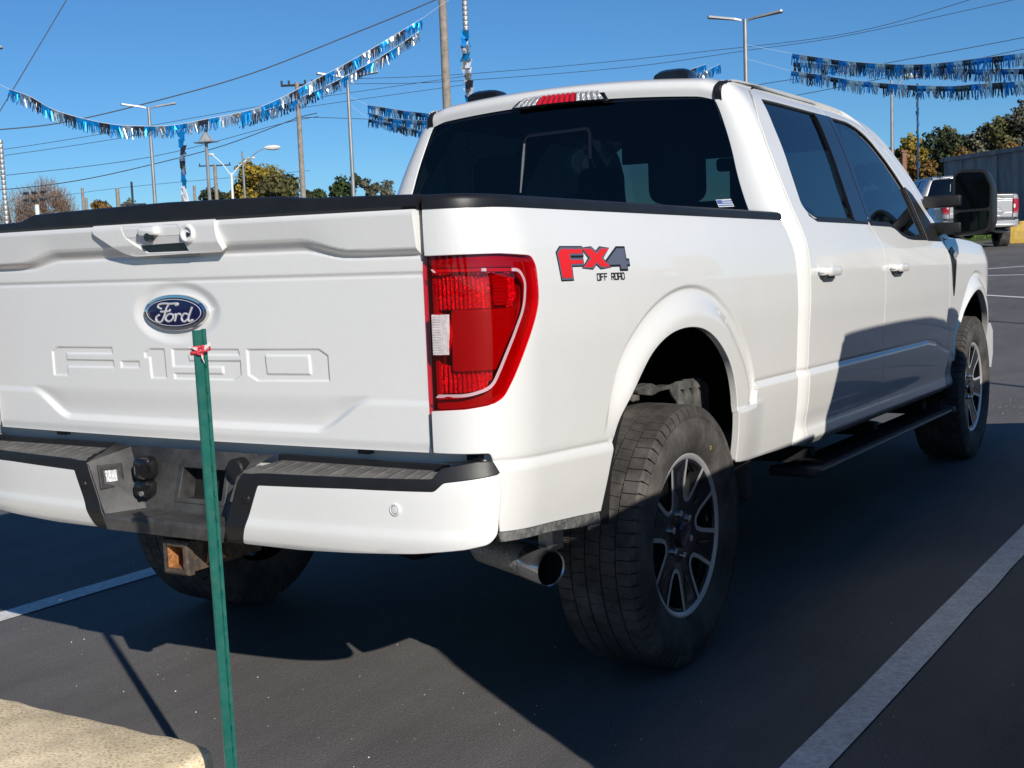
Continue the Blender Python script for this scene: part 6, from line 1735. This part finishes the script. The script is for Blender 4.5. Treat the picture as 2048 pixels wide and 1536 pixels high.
# triangular-head pole
t_ = tag(empty('utility_pole', (-46.31, 47.59, float(terrain_z(47.6)))), 'pale pole with a triangular top right of the hanging strand', 'utility pole'); mb = MB()
zz = 7.72 - float(terrain_z(47.6)); mb.tube([(0, 0, 0), (0, 0, zz - .4)], .10, 8, True, .08); mb.obj('pole', M['galv'], t_)
mb = MB(); mb.add([(-.26, -.17, zz - .45), (.26, .17, zz - .45), (.02, .02, zz + .05), (-.02, -.02, zz + .05)], [(0, 1, 2, 3)]); mb.tube([(-.28, -.19, zz - .47), (0, 0, zz + .06), (.28, .19, zz - .47)], .035, 6); mb.rbox((-.62, -.30, zz - .56), (.62, .30, zz - .50), .02, 2, 2); mb.obj('lamp_head', M['galv'], t_)
# floodlight cluster
t_ = tag(empty('floodlight_mast', (-67.64, 53.8, GZ)), 'floodlight mast with three dark heads against the bare tree', 'floodlight'); mb = MB()
mb.tube([(0, 0, 0), (0, 0, 3.75)], .14, 8); mb.obj('pole', M['lampglass'], t_)
for k, (a, h) in enumerate(((-.62, 4.50), (-.1, 4.52), (.48, 4.56), (-.62, 4.05), (-.12, 4.02), (.40, 4.08))):
    mb = MB(); mb.rbox((a * .75 - .20, a * .65 - .1, h - .08), (a * .75 + .20, a * .65 + .1, h + .08), .04, 2, 0); mb.tube([(a * .75, a * .65, h - .35), (a * .75, a * .65, h)], .03, 5); mb.obj('floodlight', M['wire'], t_)

# ---- tinsel garlands
def tassel(p, q, col, H, parent, nst, twist=0.0):
    """one bunch of foil strips hanging between two points of the string"""
    p, q = np.array(p), np.array(q); V = []; F = []
    dirn = q - p; L = np.linalg.norm(dirn); dirn = dirn / L; out = np.array([-dirn[1], dirn[0], 0])
    mb = MB()
    # folded band along the string
    V = []
    for i in range(6):
        t = i / 5; b = p + (q - p) * t; o_ = out * rng.normal(0, .012)
        V += [b, b + o_ - np.array([0, 0, H * .42])]
    mb.add(V, [(2 * i, 2 * i + 1, 2 * i + 3, 2 * i + 2) for i in range(5)])
    for k in range(nst):
        t = (k + .5) / nst + rng.normal(0, .1 / nst); b = p + (q - p) * t - np.array([0, 0, H * .22])
        wv = L / nst * rng.uniform(.9, 1.5); ln = H * rng.uniform(.62, .90)
        a1 = rng.normal(0, .02); o1 = out * rng.normal(0, .05) + dirn * rng.normal(0, .03); tw = rng.uniform(-.9, .9)
        wd = dirn * math.cos(tw) + out * math.sin(tw)
        V = [b - wd * wv * .5, b + wd * wv * .5, b + o1 * .5 - [0, 0, ln * .5] - wd * wv * .5, b + o1 * .5 - [0, 0, ln * .5] + wd * wv * .5, b + o1 - [0, 0, ln] - wd * wv * .35, b + o1 - [0, 0, ln] + wd * wv * .35]
        mb.add(V, [(0, 1, 3, 2), (2, 3, 5, 4)])
    return mb.obj('tassel', M[col], parent)
def garland(pts, label, w_=.29, H=.27, group='metallic fringe garlands', ext=(), nst=13, start=0, sr=.006):
    g_ = tag(empty('garland', pts[0]), label, 'garland', group)
    inv_ = Vector(pts[0])
    C_ = [np.array(p) for p in catmull(pts, 10)]
    d = np.concatenate([[0], np.cumsum([np.linalg.norm(C_[i + 1] - C_[i]) for i in range(len(C_) - 1)])])
    C_ = np.array(C_)
    at_ = lambda s: np.array([np.interp(s, d, C_[:, k]) for k in range(3)])
    mb = MB(); mb.tube([tuple(at_(s) - np.array(pts[0])) for s in np.linspace(0, d[-1], 60)], sr, 5)
    for e in ext: mb.tube([tuple(np.array(p) - np.array(pts[0])) for p in e], sr * .7, 5)
    mb.obj('string', M['string'], g_)
    n = int(d[-1] / w_); cols = ['tinsel_blue', 'tinsel_silver', 'tinsel_black']
    for k in range(n):
        s0, s1 = d[-1] * k / n, d[-1] * (k + 1) / n
        c = cols[(k + start) % 3] if rng.uniform() > .18 else cols[rng.integers(3)]
        tassel(at_(s0) - np.array(pts[0]), at_(s1) - np.array(pts[0]), c, H * rng.uniform(.92, 1.08), g_, nst)
    return g_
MAIN = [(-21.06, 15.97, 5.01), (-21.04, 16.48, 4.89), (-20.97, 17.06, 4.63), (-20.73, 17.81, 4.44), (-20.58, 18.45, 4.36), (-20.32, 19.18, 4.35), (-20.15, 19.8, 4.4), (-19.78, 20.59, 4.57), (-19.3, 21.47, 4.78), (-18.96, 22.19, 5.08), (-18.59, 22.91, 5.49), (-18.09, 23.71, 5.96), (-17.56, 24.5, 6.48), (-16.84, 25.4, 7.14)]
garland(MAIN, 'long sagging blue, black and silver fringe garland above the tailgate', ext=[[(-16.84, 25.4, 7.14), (-16.97, 26.53, 7.66), (-17.0, 27.7, 8.19)], [(-21.06, 15.97, 5.01), (-21.39, 15.53, 5.3)]], w_=.27, H=.27)
garland([(-19.85, 21.7, 4.67), (-19.51, 22.81, 5.0), (-19.22, 23.85, 5.41), (-18.88, 24.89, 5.9), (-18.49, 25.94, 6.47), (-18.05, 26.99, 7.15)], 'second fringe garland doubling the rising end of the long one', w_=.28, H=.27, start=1)
garland([(-11.17, 37.18, 6.84), (-10.06, 36.5, 6.53), (-8.94, 35.8, 6.23), (-7.6, 35.14, 5.95), (-6.45, 34.41, 5.76), (-5.6, 33.58, 5.65), (-4.66, 32.76, 5.57), (-3.46, 31.97, 5.49), (-2.72, 31.08, 5.41)], 'topmost fringe garland over the right-hand wood', w_=.36, H=.36, ext=[[(-12.44, 36.72, 7.19), (-11.17, 37.18, 6.84)]], start=0)
garland([(-11.8, 39.08, 6.83), (-9.71, 38.35, 6.42), (-7.93, 37.47, 6.09), (-6.66, 36.41, 5.88), (-5.58, 35.29, 5.62), (-4.44, 34.16, 5.4), (-3.03, 33.06, 5.18)], 'middle fringe garland at right, hanging just under the topmost', w_=.36, H=.34, start=2)
garland([(-11.21, 37.17, 6.31), (-10.07, 36.49, 6.02), (-8.95, 35.8, 5.7), (-7.87, 35.07, 5.45), (-6.71, 34.34, 5.21), (-5.6, 33.58, 5.02), (-4.66, 32.76, 4.92), (-3.46, 31.97, 4.81), (-2.72, 31.08, 4.72)], 'lowest fringe garland at right, crossing the street lamp', w_=.36, H=.34, ext=[[(-12.45, 36.71, 6.76), (-11.21, 37.17, 6.31)]], start=0)
garland([(-27.78, 37.22, 6.74), (-26.51, 36.92, 6.48), (-25.34, 36.54, 6.24), (-24.1, 36.18, 6.03), (-23.03, 35.7, 5.9)], 'upper of the three short fringe garlands left of the cab', w_=.36, H=.34, nst=10, ext=[[(-28.33, 36.8, 7.1), (-27.78, 37.22, 6.74)]])
garland([(-27.76, 37.24, 6.46), (-26.33, 36.64, 6.1), (-24.96, 35.99, 5.87), (-23.55, 35.35, 5.69)], 'middle of the three short fringe garlands left of the cab', w_=.36, H=.34, nst=10, start=1)
garland([(-27.77, 37.23, 6.22), (-26.34, 36.64, 5.92), (-24.97, 35.98, 5.59), (-23.56, 35.34, 5.24)], 'lowest of the three short fringe garlands left of the cab', w_=.36, H=.30, nst=10, start=2, ext=[[(-28.33, 36.8, 6.8), (-27.77, 37.23, 6.22)]])
garland([(-13.9, 33.9, 6.02), (-13.36, 34.18, 6.27), (-12.87, 34.39, 6.43)], 'short end of fringe garland just above the roof marker light', w_=.30, H=.30, nst=10)
garland([(-13.3, 34.2, 6.02), (-13.04, 34.32, 6.16), (-12.47, 34.55, 6.41)], 'short blue-ended fringe garland beside the roof lamp pole', w_=.30, H=.24, nst=10, start=1)
# hanging strands and wrapped masts
def hang_strand(p, q, w_, label, cols, n=11, cat='garland'):
    p, q = np.array(p, float), np.array(q, float)
    g_ = tag(empty('hanging_tinsel', p), label, cat, 'hanging tinsel strands')
    for k in range(n):
        a = (q - p) * k / n; b = (q - p) * (k + 1) / n; mb = MB()
        for j in range(7):
            o_ = np.array([rng.normal(0, w_), rng.normal(0, w_), 0]); o2 = np.array([rng.normal(0, w_), rng.normal(0, w_), 0]); s_ = np.array([.82, .57, 0]) * w_ * .8
            mb.add([a + o_ - s_, a + o_ + s_, b + o2 + s_ - [0, 0, .05], b + o2 - s_ - [0, 0, .05]], [(0, 1, 2, 3)])
        mb.obj('tassel', M[cols[k % len(cols)]], g_)
    return g_
hang_strand((-19.46, 19.3, 4.16), (-19.45, 19.28, 2.62), .030, 'tinsel strand hanging straight down from the low point of the long garland', ['tinsel_blue', 'tinsel_blue', 'tinsel_black', 'tinsel_silver', 'tinsel_black', 'tinsel_silver', 'tinsel_blue', 'tinsel_blue', 'string', 'string'], 10)
def mast(x, y, z1, r, label):
    z0 = float(terrain_z(y)); t_ = tag(empty('banded_mast', (x, y, z0)), label, 'mast', 'silver banded masts'); mb = MB()
    mb.tube([(0, 0, 0), (0, 0, z1 - z0)], r, 12); mb.obj('pole', M['lampglass'], t_)
    mb = MB()
    h = .4
    while h < z1 - z0:
        mb.lathe([(h, r + .002), (h + .02, r + .010), (h + .09, r + .010), (h + .11, r + .002)], 10, 'z'); h += .13
    mb.obj('foil_band', M['galv'], t_)['kind'] = 'stuff'
    return t_
mast(-17.02, 27.69, 9.2, .065, 'silver banded mast rising out of frame right of the thick wooden pole')
hang_strand((-16.98, 27.60, 7.10), (-16.98, 27.62, 5.2), .055, 'blue and silver tinsel bunch hanging on the banded mast behind the cab', ['tinsel_blue', 'tinsel_blue', 'tinsel_silver', 'tinsel_blue', 'tinsel_silver', 'tinsel_silver', 'tinsel_silver', 'tinsel_black', 'tinsel_silver', 'tinsel_blue'], 10)
mast(-25.97, 19.42, 4.45, .050, 'silver banded mast at the left frame edge')
z0 = float(terrain_z(46)); t_ = tag(empty('tinsel_pole', (-9.56, 46.0, z0)), 'thin dark pole wound with blue-black tinsel before the right-hand wood', 'pole'); mb = MB(); mb.tube([(0, 0, 0), (0, 0, 6.5 - z0)], .035, 8); mb.obj('pole', M['wire'], t_)
mb = MB()
for k in range(60):
    h = .4 + k * .075 + rng.normal(0, .02); a = rng.uniform(0, 2 * PI); mb.add([(math.cos(a) * .03, math.sin(a) * .03, h), (math.cos(a + .8) * .07, math.sin(a + .8) * .07, h - .02), (math.cos(a + .5) * .055, math.sin(a + .5) * .055, h - .20)], [(0, 1, 2)])
mb.obj('tinsel_wrap', M['tinsel_blue'], t_)['kind'] = 'stuff'

# ---- overhead wires
WIRES = [([(-58.27, 49.43, 16.18), (-60.8, 46.3, 9.95), (-62.0, 44.8, 7.2)], 'steep overhead wire crossing the upper left corner', .028),
 ([(-38.5, 66.6, 18.2), (-42.46, 63.61, 16.07), (-46.65, 60.55, 14.15), (-51.26, 56.67, 11.97), (-55.44, 52.57, 10.39), (-58.64, 48.99, 9.31), (-60.85, 46.24, 8.91), (-64, 42.5, 8.6)], 'thick overhead wire rising above the long garland', .036),
 ([(-64, 42.2, 7.25), (-60.9, 46.17, 7.77), (-56.66, 51.25, 8.77), (-50, 57, 10.1), (-41, 65, 11.6)], 'faint wire passing behind the garland, upper of a pair', .016),
 ([(-64, 42.2, 6.95), (-60.92, 46.15, 7.43), (-56.49, 51.44, 8.39), (-50, 57, 9.65), (-41, 65, 11.1)], 'faint wire passing behind the garland, lower of a pair', .016),
 ([(-64, 42.2, 5.95), (-60.97, 46.08, 6.31), (-55.59, 52.42, 7.23), (-50.07, 57.72, 9.0), (-48.3, 59.2, 9.40)], 'thin wire running up to the short arm of the wooden pole', .018),
 ([(-64, 42.2, 5.3), (-61.01, 46.04, 5.52), (-58.44, 49.22, 5.94), (-55.61, 52.39, 6.77), (-52.51, 55.5, 7.84), (-49.39, 58.31, 9.28), (-48.4, 59.2, 9.6)], 'lowest wire sweeping up from the left edge to the wooden pole', .026),
 ([(-49.4, 58.3, 9.35), (-48.25, 59.27, 9.33), (-46.03, 61.03, 9.16), (-42.98, 63.25, 8.98), (-38, 66.5, 9.0)], 'level wire between wooden pole and the short garlands', .018),
 ([(-46.76, 60.47, 11.56), (-41.88, 64.0, 11.62), (-35.39, 67.91, 11.91), (-28.63, 71.15, 12.28), (-20.45, 74.11, 12.78), (-14.09, 75.74, 14.06), (-8, 77.5, 15.6)], 'upper long wire over the cab roof', .017),
 ([(-46.77, 60.46, 11.27), (-41.9, 63.99, 11.24), (-32.72, 69.29, 11.62), (-25.9, 72.25, 12.21), (-20.45, 74.11, 12.66), (-11.24, 76.29, 13.91), (-6, 77.6, 14.8)], 'lower long wire over the cab roof', .017),
 ([(-30, 70.5, 9.6), (-25.26, 72.5, 10.18), (-22.11, 73.59, 10.49), (-18.31, 74.72, 10.92), (-11.23, 76.29, 11.71), (-7, 77, 12.2)], 'wire crossing between the upper garlands at right', .02),
 ([(-28, 71.6, 8.9), (-22.88, 73.33, 9.47), (-17.77, 74.86, 10.17), (-11.23, 76.29, 11.08), (-7, 77, 11.7)], 'wire passing beside the street lamp at right', .02),
 ([(-105, 84, 7.6), (-88, 80, 7.75), (-70, 84, 8.2)], 'faint level wire low over the distant trees at left', .018)]
for pts, lb, r_ in WIRES:
    mb = MB(); mb.tube(catmull(pts, 6), r_, 5); o = mb.obj('overhead_wire', M['wire']); tag(o, lb, 'wire', 'overhead wires')

# ---- loose grit on the asphalt
V = []; F = []
def grit(x, y, s_):
    k = len(V); z = float(terrain_z(y)) + .3 * s_
    P = [(1, 0, 0), (-1, 0, 0), (0, 1, 0), (0, -1, 0), (0, 0, .8), (0, 0, -.6)]
    for p in P: V.append((x + p[0] * s_ * rng.uniform(.6, 1.1), y + p[1] * s_ * rng.uniform(.6, 1.1), z + p[2] * s_ * rng.uniform(.5, 1)))
    for f in ((0, 2, 4), (2, 1, 4), (1, 3, 4), (3, 0, 4), (2, 0, 5), (1, 2, 5), (3, 1, 5), (0, 3, 5)): F.append(tuple(k + i for i in f))
for i in range(420): grit(rng.uniform(-1.6, 1.9), rng.uniform(-1.6, 1.2), .0012 + .0032 * rng.uniform()**2.2)
for i in range(120): grit(rng.uniform(-2, 2.2), rng.uniform(1, 9), .0018 + .004 * rng.uniform()**3)
for i in range(140): grit(rng.uniform(-.2, 1.9), rng.normal(7.3, .22), .002 + .005 * rng.uniform()**2)
o = mesh_obj('grit', V, F, M['pebble']); tag(o, 'pale grit scattered over the asphalt', 'gravel', None, 'stuff')

# ---- trees behind the lens: the rear window shows them; the mirror's dark is painted in
for k, (x, y, H, R) in enumerate(((-9, -44, 10.5, 3.6), (-1, -40, 9.0, 3.2), (-20, -52, 12, 4.2), (9, -47, 10, 3.4), (-32, -50, 11, 4.0), (22, -52, 11, 4.0))):
    tree('conifer', (x, y), 0.0, H, R, M['leaf_dark'], 2600, ['dark evergreen behind the lens seen only as a reflection, left of the group', 'dark evergreen behind the lens reflected at the middle of the rear window', 'broad evergreen behind the lens reflected in the tailgate glass', 'evergreen behind the lens reflected toward the right of the rear window', 'farthest left evergreen of the reflected row', 'farthest right evergreen of the reflected row'][k], size=.6, seed=70 + k, bottom=.08, lobes=12, group='evergreens behind the lens')
